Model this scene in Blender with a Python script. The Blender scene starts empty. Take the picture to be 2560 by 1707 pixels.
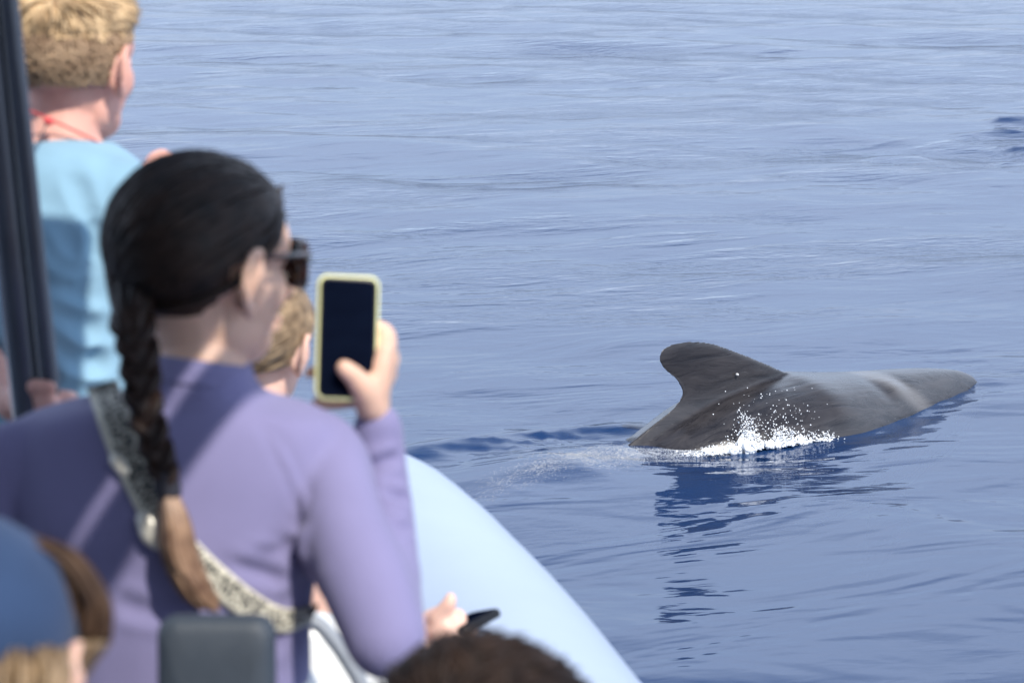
import bpy, bmesh, math, random
import numpy as np
from mathutils import Vector, Matrix, noise
from mathutils.bvhtree import BVHTree
random.seed(7); RNG = np.random.default_rng(7)
scene = bpy.context.scene
C = scene.collection
V = Vector
R = math.radians

# ------------------------------------------------------------------ camera, sky, sun, exposure
F = 1280 / math.tan(R(10.0))                    # focal length in photo pixels (2560 wide)
PITCH = R(10.2); CAMZ = 3.7
CAM = V((0, 0, CAMZ))
FWD = V((0, math.cos(PITCH), -math.sin(PITCH))); UP = V((0, math.sin(PITCH), math.cos(PITCH))); RT = V((1, 0, 0))
cd = bpy.data.cameras.new('camera'); cam = bpy.data.objects.new('camera', cd); C.objects.link(cam)
cam.location = CAM; cam.rotation_euler = (R(90) - PITCH, 0, 0)
cd.sensor_width = 36; cd.lens_unit = 'FOV'; cd.angle = R(20.0); cd.clip_start = 0.05; cd.clip_end = 20000
cd.dof.use_dof = True; cd.dof.focus_distance = 17.6; cd.dof.aperture_fstop = 7.5
scene.camera = cam

SUN_AZ, SUN_EL = R(150), R(50)                  # azimuth clockwise from +Y
SUN = V((math.sin(SUN_AZ) * math.cos(SUN_EL), math.cos(SUN_AZ) * math.cos(SUN_EL), math.sin(SUN_EL)))
w = bpy.data.worlds.new('World'); scene.world = w; w.use_nodes = True
nt = w.node_tree; bg = nt.nodes['Background']
sky = nt.nodes.new('ShaderNodeTexSky'); sky.sky_type = 'NISHITA'; sky.sun_disc = False
sky.sun_elevation = SUN_EL; sky.sun_rotation = SUN_AZ
sky.air_density = 1.0; sky.dust_density = 0.3; sky.ozone_density = 2.0
# a thin veil of high bright cloud lies over the whole sky
tcw = nt.nodes.new('ShaderNodeTexCoord'); mpw = nt.nodes.new('ShaderNodeMapping'); mpw.inputs['Scale'].default_value = (1, 1, 2.5)
cz = nt.nodes.new('ShaderNodeTexNoise'); cz.inputs['Scale'].default_value = 2.5; cz.inputs['Detail'].default_value = 5
cr = nt.nodes.new('ShaderNodeMapRange'); cr.inputs[1].default_value = .3; cr.inputs[2].default_value = .7; cr.inputs[3].default_value = .72; cr.inputs[4].default_value = .95
cm = nt.nodes.new('ShaderNodeMix'); cm.data_type = 'RGBA'; cm.inputs[7].default_value = (6.9, 8.6, 11.8, 1)
nt.links.new(tcw.outputs['Generated'], mpw.inputs[0]); nt.links.new(mpw.outputs[0], cz.inputs[0]); nt.links.new(cz.outputs[0], cr.inputs[0])
# it is densest in the haze towards the horizon all round and thins to blue overhead
sz = nt.nodes.new('ShaderNodeSeparateXYZ'); nt.links.new(tcw.outputs['Generated'], sz.inputs[0])
hz = nt.nodes.new('ShaderNodeMapRange'); hz.interpolation_type = 'SMOOTHSTEP'; hz.inputs[1].default_value = .40; hz.inputs[2].default_value = .72; hz.inputs[3].default_value = 1.0; hz.inputs[4].default_value = .10
nt.links.new(sz.outputs[2], hz.inputs[0])
vm = nt.nodes.new('ShaderNodeMath'); vm.operation = 'MULTIPLY'; nt.links.new(cr.outputs[0], vm.inputs[0]); nt.links.new(hz.outputs[0], vm.inputs[1])
# blue-grey sea haze low down, brighter cloud veil above it
vr = nt.nodes.new('ShaderNodeValToRGB'); ve = vr.color_ramp.elements
ve[0].position = .02; ve[0].color = (4.7, 5.9, 8.6, 1); ve[1].position = .30; ve[1].color = (10.4, 12.2, 15.4, 1)
nt.links.new(sz.outputs[2], vr.inputs[0]); nt.links.new(vr.outputs[0], cm.inputs[7])
nt.links.new(vm.outputs[0], cm.inputs[0]); nt.links.new(sky.outputs[0], cm.inputs[6])
nt.links.new(cm.outputs[2], bg.inputs[0]); bg.inputs[1].default_value = 0.135
sl = bpy.data.lights.new('sun', 'SUN'); sl.energy = 5.0; sl.angle = R(0.6); sl.color = (1, .95, .87)
so = bpy.data.objects.new('sun', sl); C.objects.link(so); so.rotation_euler = SUN.to_track_quat('Z', 'Y').to_euler()
so.location = (6, -8, 20)
vs = scene.view_settings; vs.view_transform = 'Standard'; vs.look = 'None'; vs.exposure = 0.14; vs.gamma = 1; vs.use_curve_mapping = False
scene.render.engine = 'CYCLES'; scene.cycles.use_denoising = True
scene.cycles.max_bounces = 8; scene.cycles.transparent_max_bounces = 8
scene.cycles.caustics_reflective = False; scene.cycles.caustics_refractive = False


def P(px, py, d):
    """Point seen at photo pixel (px, py), d metres along the viewing axis."""
    return CAM + (FWD + RT * ((px - 1280) / F) + UP * ((853.5 - py) / F)) * d


def ground(px, py, z=0.0):
    r = FWD + RT * ((px - 1280) / F) + UP * ((853.5 - py) / F)
    return CAM + r * ((z - CAMZ) / r.z)


# ------------------------------------------------------------------ materials
def mat(name, col, rough=.6, var=.12, vscale=12, bump=0, bscale=60, stretch=(1, 1, 1), sss=0, ssr=(1, .3, .15), coat=0, metal=0,
        spec=.5, sheen=0, col2=None, detail=4):
    m = bpy.data.materials.new(name); m.use_nodes = True
    n = m.node_tree.nodes; L = m.node_tree.links.new; b = n['Principled BSDF']
    b.inputs['Roughness'].default_value = rough; b.inputs['Metallic'].default_value = metal
    b.inputs['Specular IOR Level'].default_value = spec
    b.inputs['Coat Weight'].default_value = coat; b.inputs['Sheen Weight'].default_value = sheen
    if sss:
        b.inputs['Subsurface Weight'].default_value = sss; b.inputs['Subsurface Radius'].default_value = ssr
        b.inputs['Subsurface Scale'].default_value = .012
    tc = n.new('ShaderNodeTexCoord'); mp = n.new('ShaderNodeMapping'); mp.inputs['Scale'].default_value = stretch
    L(tc.outputs['Object'], mp.inputs[0])
    t = n.new('ShaderNodeTexNoise'); t.inputs['Scale'].default_value = vscale; t.inputs['Detail'].default_value = detail
    L(mp.outputs[0], t.inputs[0])
    r = n.new('ShaderNodeValToRGB'); r.color_ramp.elements[0].position = .3; r.color_ramp.elements[1].position = .7
    c = V(col); a2 = V(col2) if col2 else c * (1 + var)
    a1 = c * (1 - var) if not col2 else c
    r.color_ramp.elements[0].color = (*a1, 1); r.color_ramp.elements[1].color = (*[min(.9, x) for x in a2], 1)
    L(t.outputs[0], r.inputs[0]); L(r.outputs[0], b.inputs['Base Color'])
    if bump:
        t2 = n.new('ShaderNodeTexNoise'); t2.inputs['Scale'].default_value = bscale; t2.inputs['Detail'].default_value = 3
        L(mp.outputs[0], t2.inputs[0])
        bp = n.new('ShaderNodeBump'); bp.inputs['Strength'].default_value = 1; bp.inputs['Distance'].default_value = bump
        L(t2.outputs[0], bp.inputs['Height']); L(bp.outputs[0], b.inputs['Normal'])
    return m


M = {}
M['skin_fair'] = mat('skin_fair', (.74, .46, .36), .5, .07, 25, .0004, 300, sss=.12)
M['skin_red'] = mat('skin_red', (.72, .38, .30), .5, .08, 18, .0004, 300, sss=.12)
M['skin_tan'] = mat('skin_tan', (.70, .44, .32), .5, .07, 25, .0004, 300, sss=.12)
M['skin_brown'] = mat('skin_brown', (.30, .14, .09), .5, .07, 25, .0004, 300, sss=.1)
M['hair_black'] = mat('hair_black', (.006, .0042, .004), .48, 0, 40, .001, 160, spec=.25, col2=(.034, .019, .013))
M['hair_brown'] = mat('hair_brown', (.028, .015, .010), .5, 0, 60, .0008, 200, spec=.2, col2=(.085, .048, .028))
M['hair_braid'] = mat('hair_braid', (.010, .006, .005), .5, 0, 60, .0008, 200, spec=.2, col2=(.038, .020, .014))
M['hair_tip'] = mat('hair_tip', (.10, .05, .03), .4, 0, 40, .0008, 200, spec=.35, col2=(.34, .21, .13))
M['hair_blond'] = mat('hair_blond', (.40, .26, .14), .5, 0, 30, .001, 180, spec=.3, col2=(.80, .60, .36))
M['hair_side'] = mat('hair_side', (.22, .14, .085), .55, 0, 30, .001, 180, spec=.25, col2=(.48, .34, .22))
M['hair_dark_blond'] = mat('hair_dark_blond', (.11, .068, .036), .5, 0, 50, .001, 180, spec=.35, col2=(.36, .25, .145))
M['hair_foreground'] = mat('hair_foreground', (.012, .008, .007), .55, 0, 50, .001, 180, spec=.15, col2=(.04, .024, .018))
M['purple'] = mat('purple', (.205, .190, .335), .85, .05, 8, .0006, 400, sheen=.15, spec=.2)
M['teal'] = mat('teal', (.225, .375, .48), .9, .09, 10, .0006, 300, sheen=.1, spec=.2)
M['navy'] = mat('navy', (.027, .052, .115), .9, .1, 14, .0008, 300, sheen=.1, spec=.2)
M['denim'] = mat('denim', (.05, .07, .12), .9, .15, 30, .0006, 300)
M['grey_shirt'] = mat('grey_shirt', (.25, .26, .3), .9, .1, 10, .0006, 300)
M['shoe'] = mat('shoe', (.6, .6, .6), .7, .1, 20)
M['rubber_tube'] = mat('rubber_tube', (.34, .41, .53), .42, .025, 5, .0008, 35, spec=.45)
M['grey_trim'] = mat('grey_trim', (.22, .24, .27), .5, .08, 20, .0005, 120)
M['white_gel'] = mat('white_gel', (.80, .80, .77), .35, .04, 4, .0003, 60)
M['hull'] = mat('hull', (.16, .18, .21), .4, .12, 4, .0005, 30)
M['deck'] = mat('deck', (.30, .31, .33), .8, .12, 15, .002, 120)
M['seat'] = mat('seat', (.032, .043, .058), .6, .1, 12, .0006, 150)
M['panel_dark'] = mat('panel_dark', (.012, .017, .028), .6, .1, 12)
M['steel_dark'] = mat('steel_dark', (.055, .06, .075), .22, .2, 12, coat=.6, spec=.7)
M['canvas'] = mat('canvas', (.12, .14, .2), .9, .08, 20, .0006, 200)
M['case_yellow'] = mat('case_yellow', (.88, .86, .44), .45, .04, 25, sss=.05)
M['black_plastic'] = mat('black_plastic', (.008, .008, .010), .3, .2, 40, spec=.25)
M['lens'] = mat('lens', (.01, .01, .013), .08, .1, 40, coat=.1, spec=.25)
M['tortoise'] = mat('tortoise', (.006, .004, .004), .25, 0, 70, coat=.2, col2=(.035, .010, .006))
M['red_cord'] = mat('red_cord', (.5, .05, .05), .7, .1, 60)
M['red_bead'] = mat('red_bead', (.75, .08, .08), .35, .1, 60)
M['dark_cord'] = mat('dark_cord', (.05, .05, .06), .7, .1, 60)
M['brass'] = mat('brass', (.72, .68, .58), .35, .1, 60, metal=.3)
M['eye'] = mat('eye', (.75, .72, .7), .2, .05, 60)
M['band'] = mat('band', (.012, .012, .02), .7, .1, 80)
M['foam'] = mat('foam', (.84, .86, .88), .35, .03, 60)
M['bubble_sheen'] = mat('bubble_sheen', (.42, .43, .44), .4, .1, 60)


def screen_mat():
    m = bpy.data.materials.new('phone_screen'); m.use_nodes = True
    n = m.node_tree.nodes; L = m.node_tree.links.new; b = n['Principled BSDF']
    tc = n.new('ShaderNodeTexCoord'); nz = n.new('ShaderNodeTexNoise'); nz.inputs['Scale'].default_value = 18
    mp = n.new('ShaderNodeMapping'); mp.inputs['Scale'].default_value = (1, 1, 2.5)
    L(tc.outputs['Object'], mp.inputs[0]); L(mp.outputs[0], nz.inputs[0])
    r = n.new('ShaderNodeValToRGB'); r.color_ramp.elements[0].color = (.002, .003, .008, 1); r.color_ramp.elements[1].color = (.004, .007, .018, 1)
    L(nz.outputs[0], r.inputs[0]); L(r.outputs[0], b.inputs['Base Color'])
    b.inputs['Roughness'].default_value = .12; b.inputs['Specular IOR Level'].default_value = .0
    return m


M['screen'] = screen_mat()


def strap_mat():
    m = bpy.data.materials.new('snake_pattern_strap'); m.use_nodes = True
    n = m.node_tree.nodes; L = m.node_tree.links.new; b = n['Principled BSDF']; b.inputs['Roughness'].default_value = .7
    uv = n.new('ShaderNodeUVMap'); uv.uv_map = 'UVMap'
    sp = n.new('ShaderNodeSeparateXYZ'); L(uv.outputs[0], sp.inputs[0])
    vo = n.new('ShaderNodeTexVoronoi'); vo.feature = 'DISTANCE_TO_EDGE'; vo.inputs['Scale'].default_value = 1
    mp = n.new('ShaderNodeMapping'); mp.inputs['Scale'].default_value = (3.4, 62, 1); L(uv.outputs[0], mp.inputs[0]); L(mp.outputs[0], vo.inputs[0])
    nz = n.new('ShaderNodeTexNoise'); nz.inputs['Scale'].default_value = 1; mp2 = n.new('ShaderNodeMapping'); mp2.inputs['Scale'].default_value = (5, 110, 1)
    L(uv.outputs[0], mp2.inputs[0]); L(mp2.outputs[0], nz.inputs[0])
    # dark scales in the middle of the strap, plain beige borders
    mid = n.new('ShaderNodeMath'); mid.operation = 'SUBTRACT'; mid.inputs[1].default_value = .56; L(sp.outputs[0], mid.inputs[0])
    ab = n.new('ShaderNodeMath'); ab.operation = 'ABSOLUTE'; L(mid.outputs[0], ab.inputs[0])
    mr = n.new('ShaderNodeMapRange'); mr.inputs[1].default_value = .32; mr.inputs[2].default_value = .40; mr.inputs[3].default_value = 1; mr.inputs[4].default_value = 0
    L(ab.outputs[0], mr.inputs[0])
    g = n.new('ShaderNodeMapRange'); g.inputs[1].default_value = .05; g.inputs[2].default_value = .12; L(vo.outputs['Distance'], g.inputs[0])
    g2 = n.new('ShaderNodeMapRange'); g2.inputs[1].default_value = .30; g2.inputs[2].default_value = .36; L(nz.outputs[0], g2.inputs[0])
    mu = n.new('ShaderNodeMath'); mu.operation = 'MULTIPLY'; L(mr.outputs[0], mu.inputs[0]); L(g.outputs[0], mu.inputs[1])
    mu2 = n.new('ShaderNodeMath'); mu2.operation = 'MULTIPLY'; L(mu.outputs[0], mu2.inputs[0]); L(g2.outputs[0], mu2.inputs[1])
    mx = n.new('ShaderNodeMix'); mx.data_type = 'RGBA'; L(mu2.outputs[0], mx.inputs[0])
    mx.inputs[6].default_value = (.66, .62, .50, 1); mx.inputs[7].default_value = (.012, .012, .015, 1)
    L(mx.outputs[2], b.inputs['Base Color'])
    return m


M['strap'] = strap_mat()


def whale_mat():
    m = bpy.data.materials.new('whale_skin'); m.use_nodes = True
    n = m.node_tree.nodes; L = m.node_tree.links.new; b = n['Principled BSDF']
    tc = n.new('ShaderNodeTexCoord')
    mp = n.new('ShaderNodeMapping'); mp.inputs['Scale'].default_value = (1.2, 7, 7); L(tc.outputs['Object'], mp.inputs[0])
    nz = n.new('ShaderNodeTexNoise'); nz.inputs['Scale'].default_value = 2.2; nz.inputs['Detail'].default_value = 7; nz.inputs['Roughness'].default_value = .6
    nz.inputs['Distortion'].default_value = .5
    L(mp.outputs[0], nz.inputs[0])
    r = n.new('ShaderNodeValToRGB'); e = r.color_ramp.elements
    e[0].position = .3; e[0].color = (.011, .0105, .013, 1); e[1].position = .72; e[1].color = (.046, .042, .044, 1)
    L(nz.outputs[0], r.inputs[0])
    # thin pale scratches
    mp2 = n.new('ShaderNodeMapping'); mp2.inputs['Scale'].default_value = (2, 30, 30); mp2.inputs['Rotation'].default_value = (0, R(25), 0); L(tc.outputs['Object'], mp2.inputs[0])
    n2 = n.new('ShaderNodeTexNoise'); n2.inputs['Scale'].default_value = 3; n2.inputs['Detail'].default_value = 3; L(mp2.outputs[0], n2.inputs[0])
    mr = n.new('ShaderNodeMapRange'); mr.inputs[1].default_value = .68; mr.inputs[2].default_value = .8; mr.inputs[4].default_value = .35; L(n2.outputs[0], mr.inputs[0])
    mx = n.new('ShaderNodeMix'); mx.data_type = 'RGBA'; L(mr.outputs[0], mx.inputs[0]); L(r.outputs[0], mx.inputs[6]); mx.inputs[7].default_value = (.22, .22, .22, 1)
    # wet sheen painted as a pale band slanting down behind the head
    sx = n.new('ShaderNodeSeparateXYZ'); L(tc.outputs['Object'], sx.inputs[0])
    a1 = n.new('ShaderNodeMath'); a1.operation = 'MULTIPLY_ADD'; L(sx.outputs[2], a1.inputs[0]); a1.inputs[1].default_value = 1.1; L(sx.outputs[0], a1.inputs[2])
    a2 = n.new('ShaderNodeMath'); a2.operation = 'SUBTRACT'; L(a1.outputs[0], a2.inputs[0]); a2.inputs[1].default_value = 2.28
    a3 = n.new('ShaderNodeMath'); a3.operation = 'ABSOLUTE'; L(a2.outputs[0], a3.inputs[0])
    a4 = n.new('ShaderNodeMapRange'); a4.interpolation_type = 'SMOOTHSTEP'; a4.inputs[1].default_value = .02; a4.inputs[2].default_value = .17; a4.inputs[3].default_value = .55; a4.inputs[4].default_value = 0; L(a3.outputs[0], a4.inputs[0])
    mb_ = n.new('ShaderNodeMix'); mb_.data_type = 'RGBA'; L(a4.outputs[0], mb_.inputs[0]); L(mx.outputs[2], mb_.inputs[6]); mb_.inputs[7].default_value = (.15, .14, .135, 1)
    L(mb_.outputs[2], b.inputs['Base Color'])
    rr = n.new('ShaderNodeMapRange'); rr.inputs[3].default_value = .16; rr.inputs[4].default_value = .40; L(nz.outputs[0], rr.inputs[0]); L(rr.outputs[0], b.inputs['Roughness'])
    b.inputs["Coat Weight"].default_value = .12; b.inputs['Specular IOR Level'].default_value = .35; b.inputs['Coat Roughness'].default_value = .15
    bp = n.new('ShaderNodeBump'); bp.inputs['Distance'].default_value = .006; L(nz.outputs[0], bp.inputs['Height']); L(bp.outputs[0], b.inputs['Normal'])
    return m


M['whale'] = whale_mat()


def water_mat():
    m = bpy.data.materials.new('sea_water'); m.use_nodes = True
    n = m.node_tree.nodes; L = m.node_tree.links.new
    n.remove(n['Principled BSDF']); out = n['Material Output']
    geo = n.new('ShaderNodeNewGeometry')

    def layer(sx, sy, rot, detail, rough, dist=0):
        mp = n.new('ShaderNodeMapping'); mp.vector_type = 'TEXTURE' if False else 'POINT'
        mp.inputs['Scale'].default_value = (1 / sx, 1 / sy, 1); mp.inputs['Rotation'].default_value = (0, 0, 0)
        rt = n.new('ShaderNodeVectorRotate'); rt.rotation_type = 'Z_AXIS'; rt.inputs['Angle'].default_value = R(rot)
        L(geo.outputs['Position'], rt.inputs[0]); L(rt.outputs[0], mp.inputs[0])
        t = n.new('ShaderNodeTexNoise'); t.inputs['Scale'].default_value = 1; t.inputs['Detail'].default_value = detail
        t.inputs['Roughness'].default_value = rough; t.inputs['Distortion'].default_value = dist
        L(mp.outputs[0], t.inputs[0]); return t.outputs[0]

    def math_(op, a, b):
        x = n.new('ShaderNodeMath'); x.operation = op
        for i, v in enumerate((a, b)):
            if isinstance(v, (int, float)): x.inputs[i].default_value = v
            else: L(v, x.inputs[i])
        return x.outputs[0]
    mid = layer(1.7, .80, -20, 3, .5, .5)
    small = layer(.32, .15, -14, 2, .55, .4)
    fine = layer(.085, .045, -3, 2, .5, .3)
    # wind patches: ripples roughen some stretches and leave slicks between them
    patch = layer(8, 2.4, -22, 4, .62, .5)
    mr = n.new('ShaderNodeMapRange'); mr.interpolation_type = 'SMOOTHSTEP'; mr.inputs[1].default_value = .46; mr.inputs[2].default_value = .55; L(patch, mr.inputs[0])
    # the water this side of the whale is smooth
    sp = n.new('ShaderNodeSeparateXYZ'); L(geo.outputs['Position'], sp.inputs[0])
    far = n.new('ShaderNodeMapRange'); far.inputs[1].default_value = 16.5; far.inputs[2].default_value = 23; far.inputs[3].default_value = .10; far.inputs[4].default_value = 1
    L(sp.outputs[1], far.inputs[0])
    wind = math_('ADD', math_('MULTIPLY', mr.outputs[0], .9), .10)
    wind = math_('MULTIPLY', wind, far.outputs[0])
    nr = n.new('ShaderNodeMapRange'); nr.inputs[1].default_value = 15; nr.inputs[2].default_value = 24; nr.inputs[3].default_value = .070; nr.inputs[4].default_value = .040
    L(sp.outputs[1], nr.inputs[0])
    h = math_('MULTIPLY', mid, nr.outputs[0])
    h = math_('ADD', h, math_('MULTIPLY', math_('MULTIPLY', small, .020), math_('ADD', wind, .12)))
    h = math_('ADD', h, math_('MULTIPLY', math_('MULTIPLY', fine, .0055), wind))
    bp = n.new('ShaderNodeBump'); bp.inputs['Strength'].default_value = 1; bp.inputs['Distance'].default_value = 1
    L(h, bp.inputs['Height'])
    fr = n.new('ShaderNodeFresnel'); fr.inputs['IOR'].default_value = 1.34; L(bp.outputs[0], fr.inputs['Normal'])
    gl = n.new('ShaderNodeBsdfGlossy'); gl.inputs['Roughness'].default_value = .05; L(bp.outputs[0], gl.inputs['Normal'])
    df = n.new('ShaderNodeBsdfDiffuse'); df.inputs['Color'].default_value = (.016, .060, .19, 1)
    tr = n.new('ShaderNodeBsdfTransparent'); tr.inputs['Color'].default_value = (.75, .9, .97, 1)
    m1 = n.new('ShaderNodeMixShader'); m1.inputs[0].default_value = .5; L(df.outputs[0], m1.inputs[1]); L(tr.outputs[0], m1.inputs[2])
    m2 = n.new('ShaderNodeMixShader'); L(fr.outputs[0], m2.inputs[0]); L(m1.outputs[0], m2.inputs[1]); L(gl.outputs[0], m2.inputs[2])
    L(m2.outputs[0], out.inputs['Surface'])
    va = n.new('ShaderNodeVolumeAbsorption'); va.inputs['Color'].default_value = (.10, .42, .78, 1); va.inputs['Density'].default_value = 5.0
    L(va.outputs[0], out.inputs['Volume'])
    return m


M['water'] = water_mat()
M['deep'] = mat('deep_water', (.004, .016, .08), 1.0, .05, .2, spec=0)


# ------------------------------------------------------------------ object helpers
def link(o, parent=None):
    C.objects.link(o)
    if parent is not None: o.parent = parent
    return o


def tag(o, label=None, cat=None, group=None, kind=None):
    for k, v in (('label', label), ('category', cat), ('group', group), ('kind', kind)):
        if v: o[k] = v
    return o


def thing(name, label, cat, loc, group=None):
    o = bpy.data.objects.new(name, None); o.location = loc; o.empty_display_size = .1
    link(o); return tag(o, label, cat, group)


def smooth(me, on=True):
    me.polygons.foreach_set('use_smooth', [on] * len(me.polygons)); me.update()


def from_world(name, me, material, parent=None, sm=True):
    """Link a mesh whose vertices are in world coordinates; a child keeps its place under an Empty."""
    if parent is not None:
        base = parent
        off = V((0, 0, 0))
        while base is not None: off += base.location; base = base.parent
        me.transform(Matrix.Translation(-off))
    me.materials.clear(); me.materials.append(material)
    if sm: smooth(me)
    return link(bpy.data.objects.new(name, me), parent)


def crom(pts, n):
    """Catmull-Rom resample of rows of numbers."""
    a = np.array(pts, float); k = len(a)
    if k < 3:
        t = np.linspace(0, 1, n)[:, None]; return a[0] * (1 - t) + a[-1] * t
    e = np.vstack([2 * a[0] - a[1], a, 2 * a[-1] - a[-2]]); out = []
    for u in np.linspace(0, k - 1 - 1e-9, n):
        i = int(u); t = u - i; p0, p1, p2, p3 = e[i:i + 4]
        out.append(.5 * (2 * p1 + (p2 - p0) * t + (2 * p0 - 5 * p1 + 4 * p2 - p3) * t * t + (3 * p1 - p0 - 3 * p2 + p3) * t ** 3))
    return np.array(out)


class MB:
    def __init__(s): s.v, s.f = [], []

    def rings(s, rings, cap=True, close=False):
        b = len(s.v); n = len(rings[0])
        for r in rings: s.v.extend([tuple(p) for p in r])
        k = len(rings)
        for i in range(k - (0 if close else 1)):
            j = (i + 1) % k
            for q in range(n):
                q2 = (q + 1) % n
                s.f.append((b + i * n + q, b + i * n + q2, b + j * n + q2, b + j * n + q))
        if cap and not close:
            s.f.append(tuple(b + q for q in range(n))[::-1]); s.f.append(tuple(b + (k - 1) * n + q for q in range(n)))
        return s

    def tube(s, pts, rad, n=12, steps=None, flat=1.0, flatdir=None, round_ends=True):
        pts = [tuple(p) for p in pts]
        rad = [rad] * len(pts) if isinstance(rad, (int, float)) else list(rad)
        rows = crom([(*p, r) for p, r in zip(pts, rad)], steps or max(2, 5 * (len(pts) - 1) + 1))
        c = [V(r[:3]) for r in rows]; rr = [max(1e-4, r[3]) for r in rows]
        if round_ends:
            for end in (0, -1):
                d = (c[0] - c[1]) if end == 0 else (c[-1] - c[-2])
                if d.length < 1e-9: continue
                d.normalize(); r0 = rr[end]; base = c[end].copy()
                add = [(base + d * r0 * math.sin(a), r0 * math.cos(a)) for a in (R(35), R(62), R(82))]
                if end == 0:
                    for p, r_ in add: c.insert(0, p); rr.insert(0, r_)
                else:
                    for p, r_ in add: c.append(p); rr.append(r_)
        up = None; rings = []
        for i in range(len(c)):
            t = (c[min(i + 1, len(c) - 1)] - c[max(i - 1, 0)]).normalized()
            if flatdir is not None: up = V(flatdir)
            elif up is None: up = V((0, 0, 1)) if abs(t.z) < .9 else V((1, 0, 0))
            a = up - t * up.dot(t)
            if a.length < 1e-6: a = t.orthogonal()
            a.normalize(); b = t.cross(a); up = a
            rings.append([c[i] + (a * math.cos(q) * flat + b * math.sin(q)) * rr[i] for q in [2 * math.pi * k / n for k in range(n)]])
        return s.rings(rings)

    def ell(s, c, r, rot=None, nu=20, nv=12):
        c = V(c); rot = rot or Matrix.Identity(3); rings = []
        for i in range(nv + 1):
            a = math.pi * (i + .02) / (nv + .04) - math.pi / 2
            rings.append([c + rot @ V((r[0] * math.cos(a) * math.cos(q), r[1] * math.cos(a) * math.sin(q), r[2] * math.sin(a))) for q in [2 * math.pi * k / nu for k in range(nu)]])
        return s.rings(rings)

    def box(s, c, h, rot=None):
        c = V(c); rot = rot or Matrix.Identity(3)
        ring = lambda z: [c + rot @ V((h[0] * x, h[1] * y, h[2] * z)) for x, y in ((-1, -1), (1, -1), (1, 1), (-1, 1))]
        return s.rings([ring(-1), ring(1)])

    def mesh(s, name='m'):
        me = bpy.data.meshes.new(name); me.from_pydata(s.v, [], s.f); me.update()
        bm = bmesh.new(); bm.from_mesh(me); bmesh.ops.recalc_face_normals(bm, faces=bm.faces); bm.to_mesh(me); bm.free()
        return me


def evaluated(me, mods):
    o = bpy.data.objects.new('tmp', me); C.objects.link(o)
    for typ, kw in mods:
        m = o.modifiers.new(typ, typ)
        for k, v in kw.items(): setattr(m, k, v)
    dg = bpy.context.evaluated_depsgraph_get()
    r = bpy.data.meshes.new_from_object(o.evaluated_get(dg))
    bpy.data.objects.remove(o); bpy.data.meshes.remove(me)
    return r


def fuse(mb, voxel, it=6, fac=.5):
    return evaluated(mb.mesh(), [('REMESH', dict(mode='VOXEL', voxel_size=voxel)), ('SMOOTH', dict(factor=fac, iterations=it))])


def folds(me, lines):
    """Press creases (depth>0) or raise ridges (depth<0) along polylines: (points, width, depth)."""
    n = len(me.vertices); co = np.empty(n * 3); me.vertices.foreach_get('co', co); co = co.reshape(-1, 3)
    no = np.empty(n * 3); me.vertices.foreach_get('normal', no); no = no.reshape(-1, 3)
    d = np.zeros(n)
    for pts, wd, dep in lines:
        p = crom([tuple(q) for q in pts], 14); best = np.full(n, 1e9); par = np.zeros(n)
        for i in range(len(p) - 1):
            a, b = p[i], p[i + 1]; ab = b - a; t = np.clip(((co - a) @ ab) / (ab @ ab + 1e-12), 0, 1)
            q = np.linalg.norm(co - (a + t[:, None] * ab), axis=1); k = q < best; best[k] = q[k]; par[k] = (i + t[k]) / (len(p) - 1)
        fade = np.clip(np.minimum(par, 1 - par) * 5, .15, 1)
        x = best / wd
        d += -dep * fade * np.exp(-x * x) + .45 * dep * fade * np.exp(-((x - 1.7) ** 2) / .5)
    co += no * d[:, None]
    me.vertices.foreach_set('co', co.ravel()); me.update()
    return me


def rumple(me, amp, scale, seed=0, stretch=(1, 1, 1)):
    n = len(me.vertices); no = np.empty(n * 3); me.vertices.foreach_get("normal", no); no = no.reshape(-1, 3)
    co = np.empty(n * 3); me.vertices.foreach_get("co", co); co = co.reshape(-1, 3)
    q = co * np.array(stretch) * scale + np.array((seed, seed * 1.7, 0))
    d = np.array([noise.noise(V(x)) for x in q.tolist()]) * amp
    me.vertices.foreach_set("co", (co + no * d[:, None]).ravel()); me.update(); return me


def yawm(yaw, pitch=0, roll=0):
    """Head frame: local +Y is the face, yaw turns it to the right (+X), pitch>0 looks down."""
    return Matrix.Rotation(-yaw, 3, 'Z') @ Matrix.Rotation(-pitch, 3, 'X') @ Matrix.Rotation(roll, 3, 'Y')


# ================================================================== the sea
WH_O = ground(1562, 1121); WH_E = ground(2440, 960)          # where the whale's ridge goes under, tip of its head
WA = (WH_E - WH_O).normalized(); WN = V((WA.y, -WA.x, 0))      # axis of the whale and its near side


def to_plane(px, py):
    """Photo pixel -> (s, z) in the upright plane through the whale's back."""
    r = FWD + RT * ((px - 1280) / F) + UP * ((853.5 - py) / F)
    t = (WH_O - CAM).dot(WN) / r.dot(WN); p = CAM + r * t
    return (p - WH_O).dot(WA), p.z


def swell(x, y):
    """Height of the sea at (x, y), metres (numpy)."""
    rs = np.random.default_rng(3); h = np.zeros_like(x)
    dist = np.hypot(x, y)
    for i in range(46):
        lam = .55 * (7.5 / .55) ** rs.random(); ang = R(90 + rs.normal(-8, 34)); ph = rs.random() * 6.283
        k = 2 * math.pi / lam; sl = .0095 * (1.0 if lam > 1.2 else .75)
        cut = np.clip((lam / .0105 - dist) / (.4 * lam / .0105), 0, 1)     # leave out what the grid is too coarse for
        near = 1.0 if lam > 2.2 else np.clip((y - 14.5) / 9, .8, 1)       # sheltered, smooth water on this side of the whale
        h += sl / k * np.sin(k * (x * math.cos(ang) + y * math.sin(ang)) + ph + .8 * np.sin(x * .31 + ph)) * cut * near
    return h


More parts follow.
